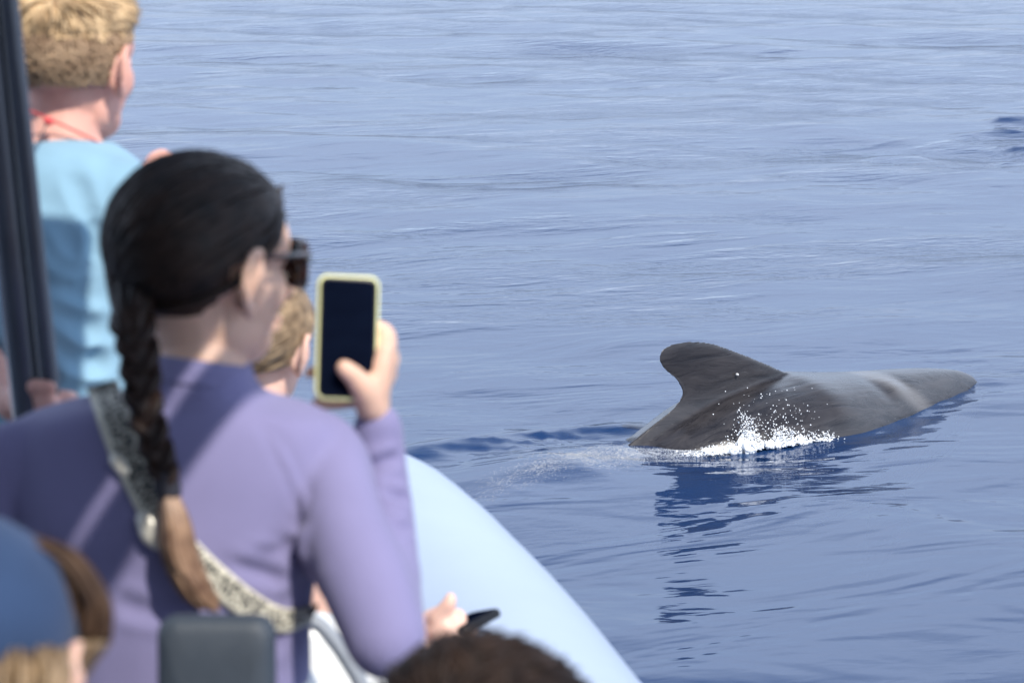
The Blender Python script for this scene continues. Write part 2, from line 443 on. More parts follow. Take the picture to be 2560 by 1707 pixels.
def ridge(x, y, pts, wid, amp):
    p = crom([tuple(ground(*q))[:2] for q in pts], 16); best = np.full(x.shape, 1e9); par = np.zeros_like(x)
    for i in range(len(p) - 1):
        a, b = p[i], p[i + 1]; ab = b - a
        t = np.clip(((x - a[0]) * ab[0] + (y - a[1]) * ab[1]) / (ab @ ab), 0, 1)
        d = np.hypot(x - a[0] - t * ab[0], y - a[1] - t * ab[1]); k = d < best
        best[k] = d[k]; par[k] = (i + t[k]) / (len(p) - 1)
    return amp * np.exp(-(best / wid) ** 2) * np.clip(np.minimum(par, 1 - par) * 4 + .12, 0, 1)


def sea_height(x, y):
    h = swell(x, y)
    s = (x - WH_O.x) * WA.x + (y - WH_O.y) * WA.y; n = (x - WH_O.x) * WN.x + (y - WH_O.y) * WN.y
    # water drawn over the sinking tail, and the small bow wave off the head
    h += .055 * np.exp(-((s + .55) / .75) ** 2 - (n / .34) ** 2)
    h += .03 * np.exp(-((s - 3.22) / .22) ** 2 - (n / .25) ** 2)
    # wake rolling away on the far side and along the flank
    h += ridge(x, y, [(1640, 1060), (1520, 1072), (1400, 1082), (1240, 1094)], .14, .042)
    h += ridge(x, y, [(1330, 1108), (1180, 1112), (1080, 1126), (1000, 1150)], .17, .048)
    h += ridge(x, y, [(1500, 1170), (1400, 1190), (1280, 1215), (1170, 1255)], .32, .030)
    h += ridge(x, y, [(2470, 975), (2380, 1008), (2240, 1062), (2080, 1112)], .10, -.016)
    # churned ripples just behind the fin
    env = np.exp(-((s + .35) / .5) ** 2 - ((n + .42) / .28) ** 2)
    h += env * .0055 * (np.sin(38 * s + 9 * n) + np.sin(27 * n - 21 * s + 1) + np.sin(55 * n + 33 * s + 2))
    # faint rings spreading ahead of the head
    r = np.hypot(x - WH_E.x, y - WH_E.y)
    h += .0035 * np.sin(r * 21) * np.exp(-r / .9) * np.clip(r * 3, 0, 1)
    # steeper little waves far off to the right
    for q, wd, am in (([(2600, 306), (2530, 312), (2470, 312)], .24, .085), ([(2600, 332), (2480, 336), (2380, 348)], .22, .05),
                      ([(2600, 366), (2520, 372)], .2, .05), ([(2330, 392), (2250, 396), (2160, 402)], .22, .04), ([(2600, 412), (2480, 418)], .2, .04)):
        h += ridge(x, y, q, wd, am)
    return h


def build_sea():
    ys = [1.0, 4.0, 8.0]
    y = 10.8
    while y < 64: ys.append(y); y += max(.024, .00195 * y)
    while y < 9000: ys.append(y); y *= 1.12
    ys = [-9000., -2500., -600., -150., -40., -10.] + ys
    xs = list(np.arange(-3.6, 5.2, .042))
    x = xs[-1]; st = .05
    while x < 13: x += st; st = min(.12, st * 1.05); xs.append(x)
    while x < 9000: st *= 1.35; x += st; xs.append(x)
    x = -3.6; st = .05
    while x > -12: x -= st; st = min(.12, st * 1.05); xs.insert(0, x)
    while x > -9000: st *= 1.35; x -= st; xs.insert(0, x)
    X, Y = np.meshgrid(np.array(xs), np.array(ys)); Z = sea_height(X, Y)
    ny, nx = X.shape; n = ny * nx
    co = np.stack([X, Y, Z], -1).reshape(-1, 3)
    # a deep floor closes the body of water
    bot = np.array([[xs[0], ys[0], -40], [xs[-1], ys[0], -40], [xs[-1], ys[-1], -40], [xs[0], ys[-1], -40]])
    idx = np.arange(n).reshape(ny, nx)
    q = np.stack([idx[:-1, :-1], idx[:-1, 1:], idx[1:, 1:], idx[1:, :-1]], -1).reshape(-1, 4)
    faces = q.tolist()
    A, B, D, E = n, n + 1, n + 2, n + 3
    faces += [[A, E, D, B]]
    faces += [idx[0, ::-1].tolist() + [A, B], idx[:, -1][::-1].tolist() + [B, D], idx[-1, :].tolist() + [D, E], idx[:, 0].tolist() + [E, A]]
    me = bpy.data.meshes.new('sea')
    me.from_pydata(np.vstack([co, bot]).tolist(), [], faces); me.update()
    me.materials.append(M['water']); me.materials.append(M['deep'])
    mi = np.zeros(len(me.polygons), int); mi[len(q):] = 1
    me.polygons.foreach_set('material_index', mi.tolist()); smooth(me)
    o = link(bpy.data.objects.new('sea', me))
    return tag(o, 'calm blue sea with low rippling swell', kind='structure')


build_sea()


# ================================================================== the pilot whale
WR = Matrix((WA, -WN, V((0, 0, 1)))).transposed()              # local x along the axis, -y the near side
whale = thing('whale', 'dark grey pilot whale surfacing with a curved dorsal fin', 'whale', WH_O)


def wlocal(p): return WR.transposed() @ (p - WH_O)


ridge_px = [(1554, 1121), (1978, 934), (2041, 934), (2131, 931), (2221, 924), (2311, 919), (2379, 922), (2419, 934), (2437, 950)]
top = sorted(to_plane(*q) for q in ridge_px[1:])
# (s, height of the back, half width at the water line, depth of the belly)
S = [(-3.0, -.62, .06, .10), (-2.5, -.46, .10, .16), (-1.9, -.26, .15, .25), (-1.3, -.12, .19, .34), (-.8, -.05, .21, .42), (-.4, -.03, .24, .50), (0, -.02, .27, .58), (.2, .03, .24, .6), (.4, .10, .31, .64),
     (.7, .19, .45, .68), (1.05, .255, .53, .68), (1.25, .275, .54, .68)]
for s_, z_ in top:
    if s_ > 1.3: S.append((s_, z_, 0, 0))
near_px = [(2086, 1088), (2153, 1075), (2221, 1052), (2266, 1034), (2334, 1010), (2401, 985), (2430, 972)]
nw = sorted(((ground(*q) - WH_O).dot(WA), (ground(*q) - WH_O).dot(WN)) for q in near_px)
if True:
    rows = []
    for s_, zt, w0, dp in S:
        if w0 == 0:
            w0 = max(.03, float(np.interp(s_, [a for a, b in nw] + [3.2], [b for a, b in nw] + [.02])))
            dp = float(np.interp(s_, [1.2, 2.2, 2.9, 3.15], [.68, .58, .36, .12]))
        rows.append((s_, zt, w0, dp))
    S = rows
    last = S[-1]; S.append((last[0] + .09, last[1] - .09, .02, .04))
rs_ = crom(S, 90)
rings = []
for s_, zt, w0, dp in rs_:
    w0 = max(w0, .012)
    ring = []
    for k in range(48):
        a = 2 * math.pi * k / 48
        ca, sa = math.cos(a), math.sin(a)
        if zt > .02:                                          # upper part: a broad back that meets the water at half width w0, fuller just below it
            W = w0 * 1.06; zc = -.06
            if sa >= 0: yy = W * math.copysign(abs(ca) ** .92, ca); zz = zc + (zt - zc) * abs(sa) ** 1.08
            else: yy = W * ca; zz = zc - dp * abs(sa)
        else:
            hh = (dp) * .5; zc = zt - hh; yy = w0 * ca; zz = zc + hh * sa
        ring.append(V((s_, yy, zz)))
    rings.append(ring)
mb = MB().rings(rings)
# dorsal fin: traced outline in the upright plane, lens-shaped thickness, flaring into the back
trail = [(1500, 1150), (1554, 1121), (1613, 1075), (1653, 1043), (1680, 1021), (1697, 1000), (1704, 983), (1698, 964), (1685, 946), (1662, 926), (1649, 906), (1648, 890), (1655, 874), (1676, 861), (1703, 854)]
lead = [(2060, 950), (2020, 936), (1978, 934), (1955, 928), (1933, 918), (1906, 906), (1861, 888), (1815, 870), (1779, 858), (1743, 853), (1703, 854)]
tr = crom([to_plane(*q) for q in trail], 60); ld = crom([to_plane(*q) for q in lead], 60)
zt_ = max(tr[:, 1].max(), ld[:, 1].max())
levels = np.concatenate([np.linspace(.0, zt_ * .86, 26), zt_ - (zt_ * .14) * (1 - np.linspace(0, 1, 12)[1:]) ** 2])
frings = []
ztr = np.maximum.accumulate(tr[:, 1]); zld = np.maximum.accumulate(ld[:, 1])
for z in levels:
    z = min(z, zt_ - .0015)
    s0 = float(np.interp(z, ztr, tr[:, 0])); s1 = float(np.interp(z, zld, ld[:, 0]))
    if s1 < s0 + .01: s1 = s0 + .01
    u = z / zt_; th = .010 + .022 * (1 - u) ** .8 + .13 * max(0, (.62 - u) / .62) ** 2.2
    th *= min(1, (1.02 - u) * 9 + .12)
    ring = []
    N = 40
    for k in range(N):
        a = 2 * math.pi * k / N; c_ = math.cos(a); sn = math.sin(a)
        x_ = s0 + (s1 - s0) * (.5 + .5 * c_); xx = (.5 + .5 * c_)
        prof = (xx ** .8) * ((1 - xx) ** .5) * 1.9
        ring.append(V((x_, math.copysign(th * (prof + .02), sn) if abs(sn) > 1e-6 else 0, z)))
    frings.append(ring)
mb.rings(frings)
me = evaluated(mb.mesh(), [('REMESH', dict(mode='VOXEL', voxel_size=.0095)), ('SMOOTH', dict(factor=.5, iterations=12))])
# the crease down the flank in front of the fin, and slow muscle undulation
me = folds(me, [([V((1.12, -.02, .42)), V((1.05, -.25, .33)), V((.85, -.45, .17)), V((.7, -.55, .02))], .05, .012),
                ([V((2.15, 0, .33)), V((2.05, -.2, .28)), V((2.1, -.36, .08))], .09, -.012)])
me = rumple(me, .010, 2.6, 4, (.5, 1, 1))
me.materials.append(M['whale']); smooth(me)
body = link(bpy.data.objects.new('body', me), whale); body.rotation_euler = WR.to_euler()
# flukes and flippers under the surface
def blade(pts, th):
    n_ = len(pts); m_ = MB(); c_ = sum((V(p) for p in pts), V()) / n_
    m_.rings([[c_ + (V(p) - c_) * .82 + V((0, 0, -th)) for p in pts], [V(p) for p in pts], [c_ + (V(p) - c_) * .82 + V((0, 0, th)) for p in pts]])
    return m_.mesh()
for sd in (-1, 1):
    me = blade([(-2.7, 0, -.60), (-3.02, sd * .10, -.66), (-3.35, sd * .62, -.74), (-3.24, sd * .66, -.74), (-3.0, sd * .45, -.70), (-2.8, sd * .2, -.64)], .025)
    me.materials.append(M['whale']); smooth(me); o = link(bpy.data.objects.new('fluke', me), whale); o.rotation_euler = WR.to_euler()
    me = blade([(2.05, sd * .38, -.42), (1.75, sd * .70, -.62), (1.2, sd * .92, -.82), (1.15, sd * .86, -.82), (1.45, sd * .62, -.64), (1.75, sd * .36, -.46)], .03)
    me.materials.append(M['whale']); smooth(me); o = link(bpy.data.objects.new('flipper', me), whale); o.rotation_euler = WR.to_euler()
# small pale barnacle scar on the fin
s_, z_ = to_plane(1833, 934)
me = MB().ell((s_, -.035, z_), (.009, .012, .009), nu=10, nv=6).mesh(); me.materials.append(M['shoe']); smooth(me)
o = link(bpy.data.objects.new('barnacle', me), whale); o.rotation_euler = WR.to_euler()


# splash along the near flank: thrown drops and a ragged crest of foam
def drops():
    bm = bmesh.new(); bmesh.ops.create_icosphere(bm, subdivisions=1, radius=1)
    bm.verts.ensure_lookup_table(); tv = [v.co.copy() for v in bm.verts]; tf = [tuple(v.index for v in f.verts) for f in bm.faces]; bm.free()
    vv, ff = [], []
    def drop(p, r, st=1.0):
        mtx = Matrix.Translation(p) @ Matrix.Rotation(random.random() * 3, 4, 'Y') @ Matrix.Diagonal((r, r, r * st, 1)); b = len(vv)
        vv.extend(tuple(mtx @ c) for c in tv); ff.extend(tuple(b + i for i in f) for f in tf)
    line = [ground(1700, 1135), ground(1790, 1128), ground(1850, 1120), ground(1905, 1112), ground(1960, 1106), ground(2020, 1098), ground(2090, 1090)]
    dens = [.12, .35, 1.0, .8, .75, .6, .1]; high = [.02, .05, .16, .09, .085, .075, .02]
    L_ = crom([(*p, d, h) for p, d, h in zip(line, dens, high)], 200)
    for i in range(7500):
        q = L_[random.randrange(200)]
        clump = noise.noise(V((q[0] * 11, q[1] * 11, .7))) + .5 * noise.noise(V((q[0] * 31, q[1] * 31, 4)))
        if random.random() > q[3] * (.55 + 1.1 * clump): continue
        u = random.random() ** 2.1; hh = q[4] * max(.2, .8 + 1.3 * clump)
        p = V(q[:3]) + V((random.gauss(0, .014), random.gauss(0, .02), .0)) + WN * random.uniform(-.03, .06)
        p.z = -.006 + u * hh
        p += WA * (-.25 * p.z)
        drop(p, random.uniform(.0014, .0058) * (1.2 - .5 * u) * (1.6 if random.random() < .08 else 1), random.uniform(.7, 1.7))
    bm = bmesh.new(); bmesh.ops.create_icosphere(bm, subdivisions=2, radius=1); bm.verts.ensure_lookup_table()
    bv = [v.co.copy() for v in bm.verts]; bf = [tuple(v.index for v in f.verts) for f in bm.faces]; bm.free()
    for i in range(120):                                      # joined lumps and sheets of white water along the crest
        q = L_[random.randrange(10, 190)]
        if random.random() > q[3]: continue
        l_ = random.uniform(.012, .042); t_ = random.uniform(.005, .013); hgt = random.uniform(.004, .014) + .55 * q[4] * random.random() ** 2.5
        c_ = V(q[:3]) + WN * random.uniform(-.02, .06); c_.z = random.uniform(-.004, .01); b = len(vv); sd_ = random.random() * 50
        for u in bv:
            k = 1 + .55 * noise.noise(u * 2.3 + V((sd_, 0, 0))) + .3 * noise.noise(u * 6 + V((0, sd_, 0)))
            vv.append(tuple(c_ + WA * (u.x * l_ * k - .25 * max(0, u.z) * hgt) + WN * (u.y * t_ * k) + V((0, 0, u.z * hgt * k))))
        ff.extend(tuple(b + j for j in f) for f in bf)
    for i in range(210):                                      # flung higher
        px = random.gauss(1930, 62); q = ground(min(2070, max(1815, px)), 1112)
        z = abs(random.gauss(0, .15)) + .04
        if z > .40: continue
        drop(q + WN * random.gauss(.02, .06) + V((0, 0, z)), random.uniform(.0016, .0050))
    me = bpy.data.meshes.new('splash'); me.from_pydata(vv, [], ff); me.update(); me.materials.append(M['foam']); smooth(me)
    o = link(bpy.data.objects.new('splash', me))
    tag(o, 'white splash and flying drops along the whale flank', kind='stuff')


def bubbles():
    # grey bubbles over the sinking tail, standing in for the film's sky reflection
    vv, ff = [], []; rnd = random.Random(8)
    line = crom([(*ground(x, y), wd, de) for x, y, wd, de in ((1800, 1125, .05, .9), (1700, 1128, .10, 1.0), (1600, 1140, .16, .95), (1500, 1160, .17, .75), (1400, 1182, .16, .5), (1300, 1208, .14, .32), (1190, 1248, .10, .12))], 120)
    pts = []
    while len(pts) < 12000:
        q = line[rnd.randrange(120)]; n_ = rnd.gauss(0, .6) * q[3]; x, y = q[0] - WN.x * n_ + rnd.gauss(0, .02), q[1] - WN.y * n_ + rnd.gauss(0, .02)
        s_ = (x - WH_O.x) * WA.x + (y - WH_O.y) * WA.y; st = noise.noise(V((s_ * 3.2, n_ * 26, 1))) + .5 * noise.noise(V((s_ * 14, n_ * 50, 3)))
        if rnd.random() > q[4] * (.34 + 1.0 * st): continue
        pts.append((x, y, rnd.uniform(.0006, .0018)))
    hs_ = sea_height(np.array([p[0] for p in pts]), np.array([p[1] for p in pts]))
    for (x, y, r), h in zip(pts, hs_.tolist()):
        b = len(vv); vv.extend([(x + r * 1.7, y, h), (x, y + r * 1.7, h), (x - r * 1.7, y, h), (x, y - r * 1.7, h), (x, y, h + r)]); ff.extend([(b, b + 1, b + 4), (b + 1, b + 2, b + 4), (b + 2, b + 3, b + 4), (b + 3, b, b + 4)])
    me = bpy.data.meshes.new('wake_foam_sheen'); me.from_pydata(vv, [], ff); me.update(); me.materials.append(M['bubble_sheen']); smooth(me)
    tag(link(bpy.data.objects.new('wake_foam_sheen', me)), 'thin pale bubbles, greyed for sky sheen, over the sinking tail', kind='stuff')


drops(); bubbles()


# ================================================================== the boat
DECK = 1.70
boat = thing('inflatable_boat', 'large pale blue inflatable tour boat with dark posts and canopy', 'boat', (-1.0, 3.0, 0))
HD = V((-math.sin(R(17)), math.cos(R(17)), 0)); HR = V((HD.y, -HD.x, 0))      # heading and its right side
TR = .31
# outer edge of the starboard tube as the photo shows it, the axis lies inside it
edge = [(1950, 2120), (1780, 1905), (1604, 1707), (1435, 1500), (1280, 1340), (1150, 1222), (1010, 1143)]
zz = [2.02, 2.04, 2.06, 2.09, 2.12, 2.15, 2.17]
axis = []
for i, ((px, py), z) in enumerate(zip(edge, zz)):
    a_, b_ = edge[max(i - 1, 0)], edge[min(i + 1, len(edge) - 1)]
    t = V((b_[0] - a_[0], -(b_[1] - a_[1]))).normalized(); n = V((t.y, -t.x))          # outward normal of the outline, right/up
    o_ = RT * n.x + UP * n.y
    q = ground(px, py, z + TR * o_.z) - o_ * TR
    axis.append(q)
# carry it aft along the side and round the bow to the port side
aft = [axis[0] - (axis[1] - axis[0]).normalized() * k for k in (6.5, 4.5, 2.5, 1.0)]
for a in aft: a.z = 2.0
bow = axis[-1]; ctr = V((-2.3, 5.5, 0))
port = [V((-.62, 5.66, 2.17)), V((-1.1, 5.85, 2.17)), V((-1.7, 5.8, 2.17)), V((-2.3, 5.4, 2.17)), V((-2.75, 4.7, 2.15)), V((-3.05, 3.4, 2.1)), V((-3.2, 0, 2.0)), V((-3.0, -4.5, 2.0))]
path = aft + axis + port
mb = MB(); mb.tube(path, TR, n=40, steps=150)
tube = from_world('tube', mb.mesh(), M['rubber_tube'], boat)
# hull under the tubes, deck between them
pc = crom([tuple(p) for p in path], 60)
mb = MB(); rings = []
for f, z in ((1.0, 1.85), (.97, 1.5), (.80, .6), (.45, -.35)):
    m_ = pc.mean(0); rings.append([V((m_[0] + (p[0] - m_[0]) * f, m_[1] + (p[1] - m_[1]) * (f if f > .9 else f + .08), z)) for p in pc])
mb.rings(rings); from_world('hull', mb.mesh(), M['hull'], boat)
mb = MB(); mb.rings([[V((pc.mean(0)[0] + (p[0] - pc.mean(0)[0]) * .98, pc.mean(0)[1] + (p[1] - pc.mean(0)[1]) * .98, z)) for p in pc] for z in (1.66, DECK)])
from_world('deck', mb.mesh(), M['deck'], boat, sm=False)


def slab(c, right, up, w_, h_, t_, r_, bevel=.15, n=8):
    """Rounded slab: centre, two in-plane unit vectors, width, height, thickness, corner radius."""
    nrm = right.cross(up).normalized(); outline = []
    for cx, cy, a0 in ((1, 1, 0), (-1, 1, 90), (-1, -1, 180), (1, -1, 270)):
        for k in range(n + 1):
            a = R(a0 + 90 * k / n); outline.append((cx * (w_ / 2 - r_) + r_ * math.cos(a), cy * (h_ / 2 - r_) + r_ * math.sin(a)))
    b = t_ * bevel * 2; rings = []
    for off, ins in ((-t_ / 2, b), (-t_ / 2 + b * .3, b * .3), (-t_ / 2 + b, 0), (t_ / 2 - b, 0), (t_ / 2 - b * .3, b * .3), (t_ / 2, b)):
        rings.append([c + right * (x * (1 - 2 * ins / w_)) + up * (y * (1 - 2 * ins / h_)) + nrm * off for x, y in outline])
    return MB().rings(rings)


# the dark post that stands between the two passengers, up to the canopy frame
pb = P(84, 1150, 4.05); pt = P(-46, -60, 3.92); pdir = (pt - pb).normalized()
foot = pb - pdir * ((pb.z - DECK) / pdir.z); CANZ = 4.32
head_ = pb + pdir * ((CANZ - pb.z) / pdir.z)
mb = MB(); mb.tube([foot, pb, head_], .0225, n=20, steps=10)
post = from_world('post', mb.mesh(), M['steel_dark'], boat)
side = V((1, -.15, 0)).normalized()
mb = MB(); mb.tube([foot + side * .037, pb + side * .037 + V((0, -.005, 0)), head_ + side * .034], .0125, n=14, steps=10)
from_world('support_bar', mb.mesh(), M['steel_dark'], post)
mb = MB(); mb.ell(foot + V((0, 0, .01)), (.08, .08, .014)); from_world('base_plate', mb.mesh(), M['steel_dark'], post)

# canopy over the stern half: its starboard rail and the open slot beside it throw the slanted stripes on the passengers


def to_canopy(p): return p + SUN * ((CANZ - p.z) / SUN.z)


def line_at(a, b, t): return a + (b - a) * t


BACK = 3.37
l1a, l1b = to_canopy(P(600, 970, BACK)), to_canopy(P(438, 1208, BACK))           # outer edge of the rail's shadow
s1a, s1b = to_canopy(P(520, 912, BACK)), to_canopy(P(235, 1330, BACK))           # inner edge of that shadow = right edge of the lit strip
s2a, s2b = to_canopy(P(462, 912, BACK)), to_canopy(P(172, 1340, BACK))           # left edge of the lit strip


def extend(a, b, t0, t1):
    return line_at(a, b, t0), line_at(a, b, t1)


def upto(a, b, y): return line_at(a, b, (y - a.y) / (b.y - a.y))


STERN = -1.2
rail_o = (line_at(l1a, l1b, -.9), upto(l1a, l1b, STERN)); rail_i = (line_at(s1a, s1b, -.9), upto(s1a, s1b, STERN)); cloth_r = (line_at(s2a, s2b, -.9), upto(s2a, s2b, STERN))

canopy_front = cloth_r[0]


def plate(pts, t=.02):
    return MB().rings([[V((p.x, p.y, p.z - t / 2)) for p in pts], [V((p.x, p.y, p.z + t / 2)) for p in pts]]).mesh()


rail = from_world('canopy_rail', plate([rail_o[0], rail_o[1], rail_i[1], rail_i[0]], .03), M['canvas'], boat, sm=False)
fl = V((-3.2, canopy_front.y + .6, CANZ)); bl = V((-3.2, cloth_r[1].y - .2, CANZ))
mshade = to_canopy(P(230, 585, 4.3)); mleft = to_canopy(P(60, 560, 4.3))
from_world('canopy', plate([cloth_r[0], cloth_r[1], bl, V((-3.2, mleft.y, CANZ)), mleft, mshade], .015), M['canvas'], boat, sm=False)
mb = MB()
for a, b in ((rail_i[0] + V((0, 0, .03)), V((-3.2, mleft.y, CANZ + .03))), (V((-3.2, bl.y, CANZ + .03)), V((-3.2, fl.y, CANZ + .03))), (head_, V((-3.2, head_.y, CANZ))), (head_, V((head_.x - .02, mleft.y - .1, CANZ + .02))),
             (V((-3.2, bl.y + .5, CANZ)), V((-3.2, bl.y + .5, DECK))), (rail_o[1] + V((0, 0, 0)), V((rail_o[1].x, rail_o[1].y, DECK)))):
    mb.tube([a, b], .022, n=10, steps=2)
from_world('canopy_frame', mb.mesh(), M['steel_dark'], boat)

# unseen stern wall and its panel, added to block sky light from behind
mb = MB(); mb.box(V((-1.0, STERN - .1, (CANZ + DECK) / 2)), (2.3, .04, (CANZ - DECK) / 2 - .01)); bh = from_world('stern_sky_blocker', mb.mesh(), M['hull'], boat, sm=False)
mb = MB(); mb.box(V((-.6, STERN - .04, DECK + 1.0)), (.36, .03, .98)); from_world('blocker_door', mb.mesh(), M['white_gel'], bh, sm=False)

mb = MB(); mb.box(V((-3.22, .6, (CANZ + 2.2) / 2)), (.01, 1.8, (CANZ - 2.2) / 2 - .01)); from_world('side_sky_blocker', mb.mesh(), M['canvas'], boat, sm=False)  # unseen port screen, added to keep low sky light off the shaded side

# grey backrest before the woman in purple, its pedestal and the white console beyond her
sc_ = P(540, 1700, 3.16)
seat = from_world('seat_backrest', evaluated(slab(sc_ + V((0, 0, -.11)), V((1, 0, 0)), V((0, .12, .99)).normalized(), .130, .36, .06, .022).mesh(), [('SUBSURF', dict(levels=1))]), M['seat'], boat)
sb = V((sc_.x, sc_.y - .12, 0))
mb = MB(); mb.tube([V((sb.x, sb.y, DECK)), V((sb.x, sb.y, sc_.z - .3))], .05, n=14, steps=3); from_world('pedestal', mb.mesh(), M['steel_dark'], seat)
from_world('cushion', slab(V((sb.x, sb.y, sc_.z - .30)), V((1, 0, 0)), V((0, 1, 0)), .36, .34, .07, .06).mesh(), M['seat'], seat)

cc = P(760, 1790, 3.95)
con = from_world('console', evaluated(slab(cc + V((-.02, .1, -.20)), V((.97, .24, 0)).normalized(), V((0, .1, .99)).normalized(), .26, .62, .12, .11).mesh(), [('SUBSURF', dict(levels=1))]), M['white_gel'], boat)
rim = [P(762, 1548, 3.90), P(800, 1562, 3.90), P(838, 1605, 3.90), P(872, 1655, 3.90), P(905, 1715, 3.90), P(925, 1800, 3.9)]
mb = MB(); mb.tube(rim, .011, n=10); from_world('piping', mb.mesh(), M['grey_trim'], con)
mb = MB(); mb.box(V((cc.x, cc.y + .12, (DECK + cc.z) / 2 - .2)), (.11, .1, (cc.z - DECK) / 2 - .1)); from_world('foot', mb.mesh(), M['white_gel'], con, sm=False)

# bench across the stern that carries the two nearest passengers
mb = slab(V((-.25, 2.12, 2.17)), V((1, 0, 0)), V((0, 1, 0)), 1.7, .36, .09, .06); bench = from_world('bench_seat', mb.mesh(), M['seat'], boat)
mb = MB(); mb.box(V((-.25, 2.12, 1.91)), (.8, .15, .215)); from_world('bench_box', mb.mesh(), M['white_gel'], bench, sm=False)


# ================================================================== people
def add_head(mb, c, rot, s, ears=True):
    T = lambda p: c + rot @ (V(p) * s)
    E = lambda p, r, rr=None: mb.ell(T(p), [x * s for x in r], rot @ rr if rr else rot, 24, 16)
    E((0, -.012, .036), (.074, .094, .080)); E((0, .022, -.022), (.062, .066, .078)); E((0, .042, -.072), (.044, .042, .034))
    E((0, .058, .034), (.058, .036, .048))                                   # brow
    mb.tube([T((0, .092, .022)), T((0, .106, -.004)), T((0, .112, -.022))], [.007 * s, .010 * s, .013 * s], 10)   # nose
    E((0, .092, -.052), (.022, .010, .006)); E((0, .090, -.063), (.020, .010, .007))                            # lips
    for sd in (-1, 1):
        E((sd * .042, .056, -.016), (.018, .020, .028))                       # cheek
        E((sd * .047, .014, -.056), (.013, .032, .028))                       # jaw corner
        if ears:
            er = Matrix.Rotation(sd * R(-30), 3, 'Z') @ Matrix.Rotation(R(-12), 3, 'X')
            E((sd * .082, -.005, -.004), (.0065, .018, .032), er)
            q = [(sd * .079, .010, .016), (sd * .089, .002, .032), (sd * .098, -.017, .028), (sd * .100, -.026, .007), (sd * .094, -.020, -.018), (sd * .083, -.004, -.036)]
            mb.tube([T(x) for x in q], [.0045 * s, .0055 * s, .0058 * s, .0055 * s, .005 * s, .0062 * s], 8)


def add_torso(mb, rows, right, grow=0.0, n=40):
    """rows: (centre, half width, half depth); right: lateral unit vector."""
    flat = crom([(*c, a, b) for c, a, b in rows], len(rows) * 5)
    cs = [V(r[:3]) for r in flat]; rings = []
    for i, r in enumerate(flat):
        a = right; b = V((0, 0, -1)).cross(a)                     # level rings, so that wide shoulders never fold into each other
        ring = []
        for k in range(n):
            q = 2 * math.pi * k / n; ca, sa = math.cos(q), math.sin(q)
            ring.append(cs[i] + a * (r[3] + grow) * math.copysign(abs(ca) ** .85, ca) + b * (r[4] + grow) * math.copysign(abs(sa) ** .85, sa))
        rings.append(ring)
    mb.rings(rings)


def add_hand(mb, wrist, dirn, palm, s=1.0, curl=35, thumb_side=1):
    """Relaxed hand: wrist, pointing direction, direction the palm faces."""
    d = V(dirn).normalized(); pn = V(palm); pn = (pn - d * pn.dot(d)).normalized(); sd = d.cross(pn) * thumb_side
    mb.tube([wrist, wrist + d * .045 * s, wrist + d * .085 * s], [.026 * s, .036 * s, .038 * s], 14, flat=.42, flatdir=pn)
    for k, (off, ln, r) in enumerate(((.030, .072, .0088), (.010, .080, .0090), (-.010, .074, .0086), (-.029, .058, .0076))):
        p = wrist + d * .088 * s + sd * off * s; dd = d.copy(); pts = [p - d * .02 * s, p]
        for j, fr in enumerate((.45, .32, .25)):
            dd = Matrix.Rotation(R(curl * (.8 if j == 0 else 1)), 3, d.cross(pn)) @ dd if j or curl > 20 else dd
            p = p + dd * ln * fr * s; pts.append(p)
        mb.tube(pts, [r * s, r * s, r * .95 * s, r * .9 * s, r * .78 * s], 9)
    b = wrist + d * .03 * s + sd * .026 * s
    mb.tube([b, b + d * .03 * s + sd * .022 * s + pn * .008 * s, b + d * .056 * s + sd * .03 * s + pn * .018 * s, b + d * .078 * s + sd * .028 * s + pn * .026 * s], [.013 * s, .0115 * s, .010 * s, .0085 * s], 9)


def scalp(c, rot, s, grow, test, nu=56, nv=36, rough=.0, sq=(1, 1, 1)):
    """Shell of hair: cranium ellipsoid that dives into the head where test(local point) is false."""
    mb = MB(); rings = []
    for i in range(nv + 1):
        a = math.pi * (i + .02) / (nv + .04) - math.pi / 2; ring = []
        for k in range(nu):
            q = 2 * math.pi * k / nu
            u = V((math.cos(a) * math.cos(q), math.cos(a) * math.sin(q), math.sin(a)))
            p = V((u.x * .075 * sq[0], u.y * .095 * sq[1] - .012, u.z * .082 * sq[2] + .036)); p += u * grow
            g = 1 + rough * noise.noise(u * 7)
            if not test(p): g = .80
            ring.append(c + rot @ (V((p.x * g, (p.y + .012) * g - .012, (p.z - .036) * g + .036)) * s))
        rings.append(ring)
    return mb.rings(rings)


def on_skull(u, grow):
    return V((u.x * (.075 + grow), u.y * (.095 + grow) - .012, u.z * (.082 + grow) + .036))


def locks(mb, c, rot, s, starts, G, grow, rad, sag=0.0, n=6, jit=.10, seed=1):
    """Strands lying on the skull from each start direction to a gathering direction G."""
    rnd = random.Random(seed); G = V(G).normalized()
    for st in starts:
        u0 = V(st).normalized(); g = (G + V((rnd.uniform(-jit, jit), rnd.uniform(-jit, jit), rnd.uniform(-jit, jit)))).normalized()
        pts, rr = [], []
        for j in range(9):
            t = j / 8; u = u0.slerp(g, t)
            if sag: u = (u + V((0, 0, -sag * math.sin(math.pi * t)))).normalized()
            pts.append(c + rot @ (on_skull(u, grow + rnd.uniform(-.0015, .002)) * s)); rr.append(rad * s * (.55 + .5 * math.sin(math.pi * min(1, .15 + t * .8))))
        mb.tube(pts, rr, n, steps=17, round_ends=False)


